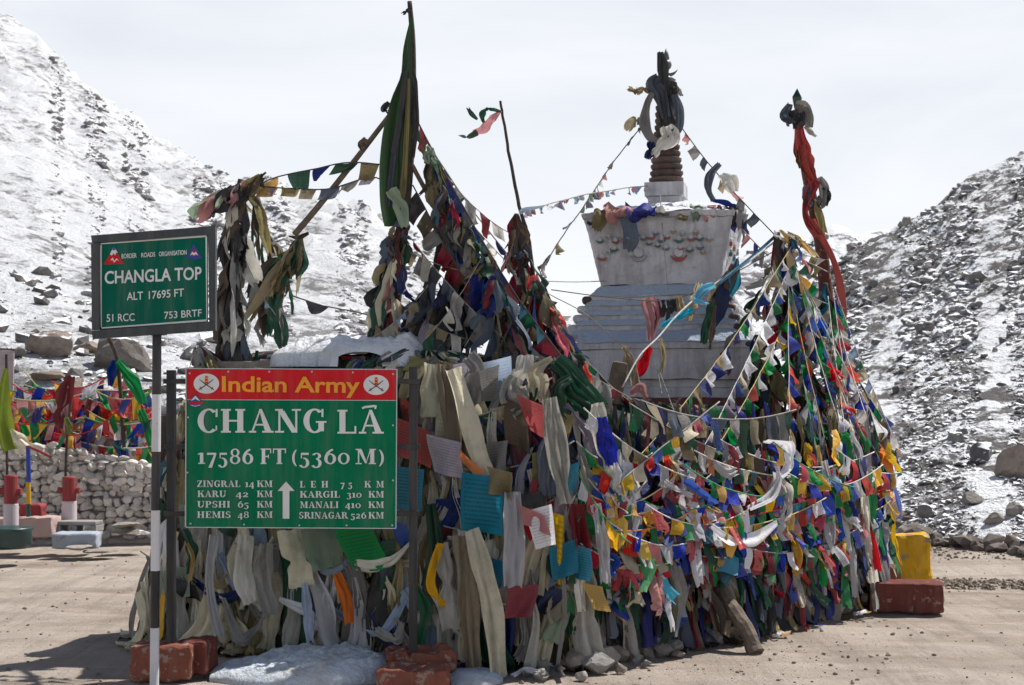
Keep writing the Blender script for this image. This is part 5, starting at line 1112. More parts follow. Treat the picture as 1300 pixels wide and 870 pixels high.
# ------------------------------------------------------------------ strings of flags on the sunny side
def fpts(a, b, out=.2): return [face(a[0], a[1], out)[0], face(b[0], b[1], out)[0]]
SW = [  # left end, right end, sag in pixels, palette, flag height px, cord, label
 ((800, 512), (912, 572), 4, ['olive', 'tan', 'dark green', 'maroon', 'cream'], 34, 'grey', 'string of dull olive and tan flags hanging from the knotted stick to the rope crossing'),
 ((812, 508), (1010, 520), 20, ['slate', 'grey', 'dark green', 'tan', 'navy'], 40, 'grey', 'topmost string of grey and green flags in the shade before the chorten base'),
 ((742, 518), (880, 608), 12, ['olive', 'blue', 'white', 'orange', 'dark green', 'cream'], 24, 'white', 'white cord with teal, white and orange flags running down from the grey knot'),
 ((912, 556), (1110, 574), 26, ['mauve', 'maroon', 'dark green', 'olive', 'brown', 'navy'], 34, 'white', 'string of mauve, green and mustard flags right of the rope crossing'),
 ((880, 572), (1062, 590), 22, ['dark green', 'cream', 'teal', 'white', 'orange', 'dark green', 'cream'], 24, 'white', 'even row of green, cream and teal flags below the chorten'),
 ((912, 510), (790, 610), 0, ['yellow', 'green', 'blue', 'red', 'cream'], 20, 'grey', 'taut rope of flags falling left from the knot below the chorten'),
 ((942, 560), (790, 655), 22, ['white', 'red', 'green', 'blue', 'yellow'], 16, 'white', 'pale cord curving down left through the blue cloth'),
 ((760, 590), (900, 640), 26, ['red', 'green', 'yellow', 'blue', 'white'], 26, 'green', 'bright swag left of the twisted blue cloth'),
 ((868, 590), (1006, 625), 20, BRIGHT, 20, 'green', 'green cord of bright flags beneath the even row'),
 ((870, 650), (1070, 588), 12, ['red', 'yellow', 'green', 'red', 'blue'], 26, 'orange', 'orange and pink cord rising right across the sunny side'),
 ((880, 662), (1080, 610), 14, ['blue', 'teal', 'green', 'red', 'blue'], 30, 'red', 'red cord of blue and teal flags under the orange one'),
 ((900, 670), (1050, 632), 12, ['yellow', 'red', 'blue', 'white'], 24, 'yellow', 'yellow cord just above the white crescent scarf'),
 ((800, 690), (1000, 700), 12, BRIGHT, 28, 'white', 'white cord of full bright flags along the lower edge of the bright zone'),
 ((770, 660), (870, 690), 14, ['yellow', 'pink', 'white', 'blue', 'red'], 26, 'white', 'short swag of yellow and pink flags left of the crescent scarf'),
 ((1000, 600), (1120, 590), 22, BRIGHT, 26, 'white', 'swag of bright flags above the long scarves at the right'),
 ((1010, 640), (1135, 620), 24, BRIGHT, 24, 'yellow', 'yellow corded swag across the long scarves at the right'),
 ((1060, 570), (1142, 600), 10, ['yellow', 'green', 'white', 'red', 'blue'], 24, 'white', 'short swag at the bulging right end of the cairn'),
 ((735, 600), (800, 690), 12, BRIGHT, 22, 'green', 'green swag falling from the near corner'),
 ((730, 560), (830, 575), 22, ['blue', 'red', 'white', 'green', 'yellow'], 26, 'white', 'short bright swag high on the sunny side near the corner'),
 ((745, 625), (860, 600), 26, ['red', 'white', 'green', 'yellow', 'blue'], 24, 'yellow', 'yellow corded swag sagging near the corner'),
 ((820, 640), (960, 640), 26, ['white', 'red', 'blue', 'yellow', 'green'], 26, 'white', 'deep swag below the twisted blue cloth'),
 ((735, 690), (850, 715), 14, BRIGHT, 26, 'white', 'low swag of flags near the stones at the corner'),
 ((930, 690), (1090, 670), 20, ['maroon', 'green', 'blue', 'white', 'red'], 26, 'grey', 'low swag above the dark old cloth at the log'),
 ((980, 560), (1090, 620), 10, ['green', 'yellow', 'white', 'blue', 'red'], 22, 'green', 'green cord slanting down right below the post of flags'),
 ((1040, 700), (1130, 680), 16, ['blue', 'red', 'navy', 'white'], 26, 'grey', 'lowest swag at the right end before the maroon block'),
]
for k, (a, b, sg_, pal, hp, cd, lab) in enumerate(SW):
    pts = fpts(a, b, .20 + .03 * (k % 3)); Y = pts[0][1] * .5 + pts[1][1] * .5
    flag_string(pts, lab, pal, fw=.11, fh=hp / F * Y * 1.1, gap=.05, sag=sg_ / F * Y, skip=.06, cord=cd, jit=.2, down0=(.15, -.16, -1), seed=100 + k, rad=.005, ripple=.24, lay=.5)
for k in range(26):
    x = rc.uniform(740, 1060); w = rc.uniform(60, 150); y = rc.uniform(565, 700); a, b = (x, y), (min(x + w, 1138), y + rc.uniform(-25, 25)); pts = fpts(a, b, rc.uniform(.10, .24)); Y = pts[0][1]
    cd = pick(['white', 'yellow', 'green', 'orange', 'grey', 'red'])
    flag_string(pts, f"{cd} corded swag of crumpled flags {band(y)} {zone(x + w / 2)}", BRIGHT + ['orange', 'pink', 'white'], fw=.07, fh=.12, gap=.15, sag=rc.uniform(.04, .14), skip=.12, cord=cd, jit=.4, down0=(.15, -.16, -1), seed=300 + k, rad=.005, ripple=.3, order=False, big=.3)

for k, (a, b, sgp, pal, hp, lab) in enumerate([((300, 690), (470, 684), 8, ['dirty white', 'pale green', 'grey', 'cream'], 26, 'faded string sagging under the big board'), ((545, 500), (690, 520), 20, ['mauve', 'navy', 'tan', 'maroon', 'grey'], 34, 'faded string crossing above the square teal flag'),
        ((560, 540), (700, 480), 10, ['tan', 'grey', 'dark green', 'pink'], 26, 'faded string rising right to the near corner'), ((540, 660), (710, 630), 26, ['yellow', 'white', 'dark green', 'maroon', 'navy'], 26, 'string with mustard and maroon flags below the square teal flag'),
        ((175, 700), (320, 760), 10, ['grey', 'cream', 'olive'], 24, 'dull string slanting behind the two posts at the left'), ((560, 590), (730, 560), 20, ['orange', 'blue', 'cream', 'red', 'green'], 22, 'string with orange and blue flags left of the near corner')]):
    pts = fpts(a, b, .17); Y = pts[0][1]; flag_string(pts, lab, pal, fw=.12, fh=hp / F * Y, gap=.2, sag=sgp / F * Y, skip=.15, cord='grey', jit=.35, seed=200 + k, rad=.005, ripple=.3, order=False, big=.6, lay=.6)

# fans of strings from the flag post and the red banner pole
apex = P(1004, 330, 11.9)
fan = [((905, 575), 11.0, 'yellow'), ((858, 622), 10.4, 'white'), ((792, 600), 10.0, 'yellow'), ((1002, 600), 11.2, 'white'), ((1040, 585), 11.4, 'green'), ((1075, 575), 11.7, 'white'),
       ((1100, 560), 12.0, 'grey'), ((1122, 548), 12.2, 'white'), ((1140, 558), 12.3, 'white'), ((1060, 610), 11.4, 'yellow'), ((1090, 590), 11.7, 'white'), ((1118, 585), 11.9, 'grey'), ((1134, 590), 12.0, 'yellow')]
for k, (e, Y, cd) in enumerate(fan):
    ap = apex + np.array([rc.normal() * .04, rc.normal() * .05, rc.uniform(-.35, .12)]); end = face(e[0], e[1], .16)[0]
    side_ = 'left' if e[0] < 1000 else 'right'
    flag_string([ap, end], f"{cd} corded string fanning {'left' if side_ == 'left' else 'right'} from the flag post, ending {zone(e[0])}",
                [BRIGHT, ['white', 'cream', 'blue', 'green', 'mauve'], ['olive', 'tan', 'navy', 'white', 'green']][k % 3], fw=.11, fh=.12 if side_ == 'left' else .15, gap=.04, sag=.05 + .05 * rc.random(), skip=.12, cord=cd, jit=.3, seed=500 + k, rad=.0035, ripple=.35, wind=(.15, 0, 0), order=False)
for k in range(8):   # second fan from lower on the banner pole to the right shoulder
    ay = rc.uniform(360, 450); ex_ = rc.uniform(1050, 1142); ap = P(1052 + rc.uniform(-8, 8), ay, 12.2); end = face(ex_, rc.uniform(530, 590), .12)[0]
    flag_string([ap, end], f"pale string from the {'upper' if ay < 385 else 'middle' if ay < 420 else 'lower'} red banner pole to the {'near' if ex_ < 1075 else 'middle' if ex_ < 1110 else 'far'} end of the right shoulder", ['white', 'cream', 'pale blue', 'dirty white', 'red', 'green', 'mauve', 'blue'], fw=.10, fh=.12, gap=.1, sag=.06, skip=.1, cord='white', jit=.35, seed=600 + k, order=False, rad=.0035, ripple=.4)

# ropes in the air
AIR = [([(818, 156, 12.95), (778, 207, 12.4), (744, 257, 11.6), (712, 303, 10.8), (686, 346, 10.2)], PALE, .085, .085, 1.6, .25, 'dark', 'long rope of small faded flags from the spire down to the left tangle', .0),
       ([(824, 236, 12.9), (786, 240, 12.2), (740, 248, 11.4), (700, 259, 10.8), (664, 270, 10.3)], ['white', 'pale blue', 'pink', 'mauve', 'pale green'], .10, .06, .7, .15, 'grey', 'thin string of pale flags from the spire foot to the bare stick', .0),
       ([(866, 163, 12.95), (886, 190, 12.8), (908, 216, 12.6), (946, 258, 12.3), (985, 300, 12.0)], ['pale green', 'tan', 'pink', 'grey', 'slate'], .10, .09, 1.2, .2, 'dark', 'rope of small faded flags from the spire down to the flag post', .0),
       ([(930, 276, 12.4), (950, 300, 12.2), (975, 325, 12.0)], ['pink', 'navy', 'grey'], .09, .12, .6, .1, 'grey', 'short string of pink and navy flags from the dome rim to the flag post', .0),
       ([(322, 236, 9.7), (372, 240, 9.7), (420, 241, 9.7), (470, 226, 9.7), (500, 236, 9.7)], ['grey', 'mauve', 'olive', 'tan', 'slate'], .13, .08, .25, .1, 'dark', 'lower string of faded flags between the shaggy left post and the tall banner', .0),
       ([(318, 240, 9.75), (350, 226, 9.7), (398, 216, 9.65), (440, 206, 9.65), (492, 210, 9.65)], ['dark green', 'olive', 'slate', 'yellow', 'dark green', 'navy'], .15, .11, .3, .1, 'dark', 'upper string of green and mustard flags between the shaggy left post and the tall banner', .0),
       ([(372, 376, 9.9), (410, 388, 9.9), (455, 396, 9.9), (486, 408, 9.9)], ['grey', 'slate', 'charcoal'], .22, .10, .1, .05, 'dark', 'string of grey cloth flags just above the snow slab', .0),
       ([(528, 150, 9.6), (560, 212, 9.6), (600, 285, 9.55), (650, 370, 9.5), (700, 436, 9.4), (742, 492, 9.5)], ['dark green', 'navy', 'maroon', 'olive', 'teal', 'slate'], .13, .13, .0, .0, 'dark', 'thick rope of dark flags falling right from the tall banner to the near corner', .35),
       ([(524, 235, 9.6), (570, 320, 9.55), (620, 400, 9.5), (662, 452, 9.4)], DARKS, .13, .13, .1, .0, 'dark', 'inner rope of dark flags falling right under the thick one', .35),
       ([(528, 160, 9.8), (600, 265, 10.0), (680, 365, 10.3), (748, 470, 10.4)], ['maroon', 'grey', 'navy', 'dark green'], .08, .08, 1.2, .3, 'grey', 'thin cord of sparse flags stretched behind the thick rope', .1),
       ([(686, 346, 10.2), (700, 380, 10.2), (722, 420, 10.1), (752, 500, 9.8)], DARKS, .10, .14, .1, .0, 'dark', 'ragged flags continuing the spire rope down to the corner', .2),
       ([(1000, 300, 11.9), (1020, 330, 12.0), (1050, 345, 12.2)], ['tan', 'pink', 'dark green', 'olive'], .12, .14, .1, .0, 'grey', 'short string of tan and pink flags between flag post and red banner pole', .0),
       ([(1000, 330, 11.9), (1025, 372, 12.0), (1055, 388, 12.2)], ['navy', 'teal', 'maroon', 'grey'], .12, .16, .1, .0, 'grey', 'lower string of navy and teal flags between flag post and red banner pole', .0)]
for k, (pp, pal, fw, fh, gap, sk, cd, lab, wd) in enumerate(AIR):
    flag_string([P(*q) for q in pp], lab, pal, fw=fw, fh=fh, gap=gap, skip=sk, cord=cd, jit=.35, seed=700 + k, rad=.005, ripple=.3, wind=(-.35 - wd, 0, 0), group='strings of prayer flags stretched through the air', big=.5 if wd > .2 else .2, order=k not in (7, 8), lay=.5)
CX = [((560, 215), (655, 300), 'from the thick rope to the bare stick', 9.6, 9.85), ((600, 285), (700, 375), 'from the thick rope to the corner tangle', 9.55, 10.1), ((490, 300), (600, 345), 'between the banner foot and the thick rope', 9.6, 9.55), ((480, 360), (590, 430), 'low between the banner foot and the dark heap', 9.6, 9.5),
      ((520, 300), (640, 430), 'slanting under the inner rope', 9.5, 9.4), ((560, 340), (470, 430), 'falling left over the snow slab', 9.5, 9.4), ((610, 330), (530, 440), 'falling left across the grey veils', 9.5, 9.3), ((655, 300), (590, 440), 'from the bare stick down left', 9.8, 9.4),
      ((670, 320), (760, 500), 'from the bare stick down to the corner', 9.8, 9.8), ((300, 300), (350, 400), 'between the two draped posts', 9.7, 9.8), ((700, 400), (800, 510), 'from the corner tangle to the timber stub', 9.9, 10.3), ((655, 395), (800, 505), 'longest over the near shoulder', 9.5, 10.2),
      ((985, 300), (1052, 330), 'topmost between flag post and red banner pole', 11.9, 12.3), ((990, 400), (1060, 430), 'lowest between flag post and red banner pole', 11.8, 12.2), ((985, 330), (905, 470), 'falling left from the flag post past the steps', 11.8, 11.6)]
for k, (a, b, lab, Ya, Yb) in enumerate(CX):
    flag_string([P(*a, Ya), P(*b, Yb)], 'string of ragged faded flags ' + lab, ['dirty white', 'charcoal', 'dark green', 'grey', 'olive', 'slate', 'maroon', 'pale blue', 'dirty white', 'tan'], fw=.10, fh=.13, gap=.25, sag=.05, skip=.1, cord='grey', jit=.5, seed=800 + k, rad=.003, ripple=.4, wind=(-.3, 0, 0), order=False, group='strings of prayer flags stretched through the air', big=.7, lay=.7)
for k, (pp, lab) in enumerate([([(690, 357, 10.2), (730, 358, 11.5), (768, 357, 12.4)], 'thin grey line reaching the left edge of the dome'), ([(700, 368, 10.2), (760, 376, 11), (835, 382, 11.4), (880, 372, 11.6), (930, 348, 11.8), (985, 318, 11.9)], 'slack dark line crossing in front of the snowy steps'),
                              ([(700, 375, 10.2), (745, 400, 10.6), (790, 440, 11.2)], 'frayed white line over the left corner of the steps'), ([(840, 500, 11), (836, 470, 11.2), (862, 540, 10.6)], 'loose thread below the red knot'), ([(838, 248, 12.6), (842, 300, 12.3), (848, 370, 12.2)], 'thin thread hanging down the face of the dome')]):
    v, f = tube(smoothpts([P(*q) for q in pp], 24), .004, 4); tag(mk('line', v, f, M_CORDS['dark' if k == 1 else 'grey']), lab, 'cord')

# the pale rope with turquoise scarves in front of the steps
rp = [P(985, 306, 11.9), P(945, 336, 11.6), P(900, 366, 11.3), P(862, 398, 11.0), P(836, 428, 10.8), P(812, 452, 10.6), P(790, 492, 10.4)]
v, f = tube(smoothpts(rp, 30), np.linspace(.009, .006, 30), 7); tag(mk('rope', v, f, M_CORDS['white'], smooth=True), 'thick pale rope slanting across the snowy steps of the chorten', 'rope')
scarf([(908, 362, 11.2), (893, 368, 11.2), (884, 382, 11.15), (898, 386, 11.1)], [7, 13, 14, 8], 'turquoise', 'crumpled turquoise scarf knotted on the pale rope', amp=.25)
scarf([(880, 392, 11.1), (862, 402, 11.05), (840, 414, 11.0)], [6, 9, 5], 'turquoise', 'turquoise scarf end blowing left below the pale rope', amp=.2)
scarf([(984, 300, 11.9), (962, 320, 11.75), (935, 342, 11.5), (912, 360, 11.3)], [4, 5, 4, 5], 'teal', 'teal scarf twisted along the upper end of the pale rope', amp=.3)
scarf([(905, 384, 11.2), (898, 410, 11.2), (893, 436, 11.2)], [10, 13, 9], 'dark green', 'dark green scarf hanging from the pale rope in front of the steps', amp=.3)
scarf([(908, 388, 11.15), (904, 420, 11.15), (901, 444, 11.15)], [6, 8, 4], 'brown', 'thin brown rag hanging beside the dark green scarf', amp=.3)
scarf([(888, 360, 11.6), (880, 385, 11.4), (876, 408, 11.4)], [8, 14, 8], 'tan', 'tan cloth hanging from the dark line left of the turquoise scarf', amp=.3)
scarf([(862, 376, 11.4), (864, 390, 11.4), (870, 402, 11.4)], [7, 12, 8], 'tan', 'tan rag on the slack dark line over the steps', amp=.3)
scarf([(822, 378, 11.4), (828, 402, 11.4), (826, 432, 11.4)], [18, 24, 8], 'pink', 'torn pink cloth hanging in front of the snowy steps', amp=.16); scarf([(834, 380, 11.42), (836, 400, 11.42), (830, 420, 11.42)], [6, 9, 4], 'maroon', 'maroon rag beside the torn pink cloth', amp=.2)
for k, (x, y, L) in enumerate([(842, 381, 22), (848, 381, 27), (853, 380, 18), (858, 379, 16)]): scarf([(x, y, 11.4), (x + 1, y + L * .5, 11.4), (x - 1, y + L, 11.4)], [5, 7, 4], 'charcoal', 'small charred rag on the slack dark line beside the pink cloth', amp=.3, group='charred rags beside the pink cloth')
scarf([(824, 440, 10.7), (818, 462, 10.7), (810, 478, 10.7)], [9, 14, 8], 'red', 'bright red satin scarf hanging from the lower end of the pale rope', amp=.3)
scarf([(838, 430, 10.8), (842, 450, 10.8), (840, 474, 10.8)], [6, 9, 5], 'tan', 'tan rag hanging at the bend of the pale rope', amp=.3)
scarf([(792, 440, 10.6), (800, 462, 10.6), (808, 490, 10.55)], [10, 18, 12], 'tan', 'tan knotted cloth left of the red satin scarf', amp=.35)
scarf([(800, 500, 10.4), (812, 492, 10.4), (820, 504, 10.4)], [6, 12, 8], 'pink', 'pink cloth over the end of the upper flag string', amp=.3)
v, f = roughbox(-.06, .06, -.03, .03, -.16, .16, 5, .008); tag(mk('timber_stub', np.array(v) @ np.array(Matrix.Rotation(.2, 3, 'Y')).T + P(783, 486, 10.5), f, M_WOOD), 'short sawn timber end sticking up before the left of the chorten base', 'timber')

def bundle(path, Y, rpx, n, pal, label, Lm=(.15, .4), wm=(.05, .11), seed=0, group=None, wind=0.0, cat='flag bundle', wood=True, prad=.022, flare=.4):
    """old cloths knotted and blown round one post: the post and every cloth are parts"""
    rs = np.random.default_rng(seed); pts = smoothpts([P(q[0], q[1], Y if len(q) < 3 else q[2]) for q in path], 24)
    root = empty('flag_bundle', pts[-1], label, cat, group)
    if wood: v, f = tube(pts + rs.normal(size=pts.shape) * .003, np.linspace(prad * .75, prad, 24), 8); mk('pole', v, f, M_WOODD, root, smooth=True)
    R0 = rpx / F * (Y if Y else pts[0][1])
    for k in range(int(n * 1.7)):
        t = rs.random() ** .9; c = pts[int(t * 23)]; a = rs.uniform(0, 6.28); rr = R0 * rs.uniform(.2, 1) * (.45 + .55 * min(1, 4 * t)); d = np.array([math.cos(a), math.sin(a), 0])
        L = rs.uniform(*Lm) * rs.uniform(.7, 1.15); w = rs.uniform(*wm) * rs.choice([.4, .6, .8, 1.1]); s = c + d * rr * .5; T_ = pts[min(23, int(t * 23) + 2)] - pts[min(21, int(t * 23))]; T_ = T_ / (np.linalg.norm(T_) + 1e-9)
        if T_[2] > 0: T_ = -T_
        dn = T_ * .6 + np.array([0, 0, -.6]) + np.array([wind, 0, 0]) * rs.uniform(.3, 1.5) + d * flare * rs.uniform(-.2, 1) ; dn /= np.linalg.norm(dn)
        q = [s, s + dn * L * .35 + d * .02, s + dn * L * .7 + d * .01 + np.array([rs.normal() * .02, 0, 0]), s + dn * L + d * rs.normal() * .03]
        side = np.cross(dn, d) + rs.normal(size=3) * .3
        v, f, uv = ribbon(q, [w * .35, w, w * 1.1, w * rs.uniform(.4, 1)], side, 6, 10, rs.uniform(.8, 2), rs.uniform(.08, .26), rs, rs.normal() * 1.1, .03)
        mk('cloth', v, f, CM[pal[rs.integers(len(pal))]], root, uv=uv, smooth=True)
    return root
GREYS = ['grey', 'charcoal', 'brown', 'slate', 'charcoal', 'grey', 'dirty white', 'charcoal', 'brown']
bundle([(306, 228), (298, 300), (294, 370), (296, 440)], 9.7, 17, 46, GREYS, 'shaggy post wrapped in grey cloths left of the snow slab', (.2, .5), (.06, .13), 1, prad=.03, flare=.3)
bundle([(318, 236), (334, 290), (352, 330), (352, 404)], 9.9, 11, 20, ['olive', 'tan', 'brown', 'olive', 'grey', 'dark green'], 'olive draped post next to the shaggy grey one', (.18, .45), (.06, .12), 2, prad=.02, flare=.35)
bundle([(384, 298), (372, 318), (348, 330)], 9.85, 14, 12, ['olive', 'tan', 'dark green', 'brown'], 'olive cloths hanging at the foot of the slanting bare pole', (.25, .5), (.07, .13), 3, prad=.015)
bundle([(338, 220), (300, 236), (276, 246)], 9.6, 12, 14, ['charcoal', 'charcoal', 'olive', 'pale green', 'grey', 'pink'], 'black and pale green rags at the tip of the shaggy post', (.12, .24), (.06, .12), 4, prad=.01, flare=.6)
bundle([(512, 262), (502, 320), (492, 370), (486, 420)], 9.55, 19, 44, ['dark green', 'navy', 'slate', 'pink', 'maroon', 'olive', 'charcoal', 'cream', 'tan'], 'dark mixed cloths round the foot of the tall banner pole', (.15, .42), (.06, .14), 5, prad=.028, flare=.35)
bundle([(540, 180), (548, 210), (556, 235)], 9.6, 11, 12, ['dark green', 'olive', 'navy', 'pale green', 'brown'], 'small cluster of rags beside the tall banner', (.12, .28), (.06, .1), 6, wood=False)
bundle([(560, 235), (585, 280), (615, 330), (650, 390)], 9.55, 16, 36, ['dark green', 'charcoal', 'olive', 'slate', 'navy', 'grey', 'maroon', 'teal', 'brown', 'grey'], 'torn dark cloths along the thick slanting rope', (.15, .34), (.06, .13), 7, wood=False, wind=-.35)
bundle([(578, 268), (586, 320), (592, 370), (590, 430)], 9.7, 24, 22, ['grey', 'slate', 'charcoal', 'dirty white', 'brown', 'pale blue', 'navy'], 'grey veils hanging under the thick slanting rope', (.2, .42), (.08, .17), 8, wood=False, wind=-.25, flare=.6)
bundle([(555, 350), (545, 390), (555, 435)], 9.6, 26, 20, ['charcoal', 'dark green', 'slate', 'navy', 'brown', 'mauve', 'grey'], 'dark cloths blown over the right end of the snow slab', (.2, .38), (.07, .14), 9, wood=False, wind=-.6, flare=.6)
bundle([(628, 350), (640, 400), (665, 450), (690, 480)], 9.4, 26, 38, ['charcoal', 'olive', 'dark green', 'grey', 'slate', 'maroon', 'brown', 'tan', 'navy'], 'heap of dark cloths on the cairn top left of the chorten', (.18, .4), (.06, .14), 10, wood=False, flare=.7)
bundle([(655, 272), (660, 320), (668, 370), (676, 420)], 9.8, 14, 34, ['maroon', 'maroon', 'olive', 'brown', 'charcoal', 'tan'], 'maroon and olive rags on the lower half of the bare stick', (.15, .36), (.05, .11), 11, prad=.014)
bundle([(675, 350), (700, 400), (725, 450), (745, 500)], 9.7, 18, 36, ['olive', 'navy', 'charcoal', 'maroon', 'dark green', 'red', 'tan', 'grey'], 'mixed cloths tumbling down to the near corner left of the chorten', (.15, .38), (.05, .12), 12, wood=False, flare=.6)
bundle([(985, 296), (996, 340), (1004, 400), (1010, 470)], 11.9, 13, 40, ['charcoal', 'brown', 'teal', 'navy', 'dark green', 'maroon', 'brown', 'tan'], 'flag post hung with dark cloths right of the chorten', (.2, .5), (.06, .13), 13, prad=.04)
bundle([(985, 292), (1000, 296), (1008, 306)], 11.85, 10, 12, ['blue', 'white', 'yellow', 'teal', 'grey', 'tan'], 'blue, white and yellow rags at the top of the flag post', (.12, .24), (.05, .1), 14, wood=False, flare=.8)
bundle([(940, 320), (925, 345), (912, 368)], 11.6, 9, 12, ['charcoal', 'teal', 'navy', 'brown', 'tan'], 'dark and teal cloths hanging from the pale rope left of the flag post', (.2, .42), (.05, .11), 15, wood=False, flare=.2)
bundle([(972, 380), (978, 390), (985, 410)], 11.9, 12, 14, ['red', 'navy', 'white', 'red', 'pink'], 'red, white and navy cloths low on the left of the flag post', (.12, .26), (.05, .11), 16, wood=False)
bundle([(1010, 440), (1020, 480), (1030, 530)], 11.8, 26, 36, ['maroon', 'charcoal', 'dark green', 'brown', 'tan', 'navy', 'cream', 'pink', 'grey'], 'heap of cloths under the fan of strings right of the chorten base', (.2, .42), (.06, .12), 17, wood=False, flare=.7)
bundle([(1048, 360), (1056, 420), (1062, 470)], 12.3, 13, 40, ['charcoal', 'dark green', 'navy', 'brown', 'maroon', 'teal', 'tan'], 'dark cloths round the foot of the red banner pole', (.2, .42), (.04, .09), 18, prad=.03)
bundle([(1058, 500), (1090, 530), (1120, 555)], 12.2, 20, 50, ['white', 'red', 'yellow', 'green', 'blue', 'dirty white', 'maroon'], 'bright cloths heaped on the right shoulder of the cairn', (.12, .3), (.05, .1), 19, wood=False, flare=.8)
bundle([(720, 480), (740, 505), (760, 520)], 9.6, 22, 50, ['red', 'blue', 'white', 'navy', 'green', 'grey', 'yellow', 'maroon'], 'bright crumpled flags on the shoulder right of the near corner', (.12, .3), (.05, .1), 20, wood=False, flare=.8)
bundle([(455, 455), (520, 445), (580, 448)], 9.35, 14, 30, ['pale green', 'dirty white', 'dark green', 'cream', 'grey', 'slate'], 'pale torn cloths along the right edge of the snow slab', (.12, .26), (.06, .12), 21, wood=False, flare=.8)
bundle([(250, 440), (262, 450), (285, 470)], 9.6, 20, 32, ['olive', 'navy', 'tan', 'cream', 'grey', 'maroon', 'dirty white'], 'olive and cream cloths on the left shoulder of the cairn', (.2, .45), (.06, .12), 22, wood=False, flare=.5)

bundle([(962, 425), (972, 470), (985, 525)], 11.6, 22, 44, ['maroon', 'charcoal', 'dark green', 'brown', 'navy', 'olive', 'charcoal'], 'dark cloths hanging in the shade left of the flag post', (.2, .42), (.06, .13), 23, wood=False, flare=.4)
bundle([(760, 498), (830, 512), (905, 515)], 10.9, 14, 44, ['maroon', 'charcoal', 'grey', 'dark green', 'brown', 'slate', 'tan', 'olive'], 'dull cloths heaped along the foot of the chorten', (.15, .34), (.05, .12), 24, wood=False, flare=.4)
# tall banner pole
bn = empty('banner_pole', P(497, 440, 9.62), 'tallest pole carrying a long dark green banner above the left half of the cairn', 'banner')
pts = [P(520, 2, 9.6), P(524, 60, 9.6), P(523, 150, 9.6), P(516, 260, 9.6), P(497, 440, 9.62)]
v, f = tube(smoothpts(pts, 40), np.linspace(.016, .034, 40), 8); mk('pole', v, f, M_WOODD, bn, smooth=True)
def bpart(path, w, col, par, nm='banner_cloth', folds=1.2, amp=.10, nu=9, nv=30, Y=9.55, side=(1, .15, 0), tw=0):
    if nm in ('torn_flag', 'knotted_rag'): nv = 12
    pts = [P(a, b, Y) for a, b in path]; wid = [x / F * Y for x in w]; v, f, uv = ribbon(pts, wid, side, nu, nv, folds, amp, rc, tw, .01); return mk(nm, v, f, CM[col], par, uv=uv, smooth=True)
bpart([(523, 22), (515, 80), (507, 140), (501, 200), (496, 250), (499, 288)], [3, 13, 26, 35, 36, 28, 20], 'banner green', bn)
bpart([(523, 26), (519, 90), (514, 160), (509, 230), (512, 282)], [2, 9, 13, 15, 12], 'banner green', bn, Y=9.50, amp=.2)
bpart([(513, 130), (503, 180), (497, 225), (492, 262)], [5, 9, 9, 5], 'slate', bn, Y=9.49, amp=.2); bpart([(515, 90), (508, 150), (499, 196)], [5, 9, 6], 'charcoal', bn, Y=9.48)
bpart([(519, 100), (516, 170), (512, 235), (508, 280)], [3, 7, 8, 5], 'olive', bn, Y=9.485, amp=.2); bpart([(496, 240), (508, 262), (514, 288)], [14, 22, 10], 'pale green', bn, Y=9.46, amp=.2)
bpart([(523, 10), (517, 14), (511, 18)], [3, 7, 4], 'charcoal', bn, 'knotted_rag', amp=.4)
bpart([(524, 90), (528, 110), (529, 160), (525, 200)], [3, 5, 6, 3], 'charcoal', bn, 'knotted_rag', amp=.4)
sp_ = [P(374, 298, 9.8), P(410, 255, 9.75), P(455, 198, 9.7), P(492, 150, 9.65), P(515, 122, 9.62)]
lp = empty('leaning_pole', sp_[0], 'bare pole slanting up right from the olive draped post to the tall banner', 'pole')
v, f = tube(smoothpts(sp_, 20), np.linspace(.024, .016, 20), 8); mk('pole', v, f, M_WOOD, lp, smooth=True)
for a, w, c in (([(494, 130), (488, 138), (492, 142)], [5, 9, 5], 'charcoal'), ([(465, 176), (460, 184), (464, 190)], [7, 13, 7], 'brown'), ([(392, 296), (378, 302), (366, 300)], [4, 7, 3], 'brown')): bpart(a, w, c, lp, 'knotted_rag', amp=.4, Y=9.6)
for i, (pp, lab, r_) in enumerate([([(545, 248, 9.7), (575, 300, 9.65), (610, 360, 9.6), (660, 440, 9.5)], 'bare pole slanting down right under the tall banner to the cairn top', .022), ([(518, 200, 9.6), (545, 250, 9.6), (600, 345, 9.55), (650, 430, 9.5)], 'second slanting pole close beside the first under the tall banner', .016),
                                   ([(326, 250, 9.9), (340, 300, 9.9), (354, 345, 9.9)], 'short brown pole leaning between the shaggy post and the olive one', .02), ([(466, 300, 9.7), (530, 440, 9.6)], 'thin bare rod hanging at the foot of the banner', .006)][:3]):
    v, f = tube(smoothpts([P(*q) for q in pp], 16), r_, 7); tag(mk('slanting_pole', v, f, M_WOOD, smooth=True), lab, 'pole')
stick = empty('bare_stick', P(678, 420, 9.85), 'thin crooked stick with one torn flag at its tip between banner and chorten', 'stick')
v, f = tube(smoothpts([P(635, 128, 9.85), P(641, 165, 9.85), P(650, 215, 9.85), P(660, 265, 9.85), P(672, 310, 9.85), P(684, 420, 9.85)], 30) + rc.normal(size=(30, 3)) * .0015, np.linspace(.009, .016, 30), 7); mk('rod', v, f, M_WOODD, stick)
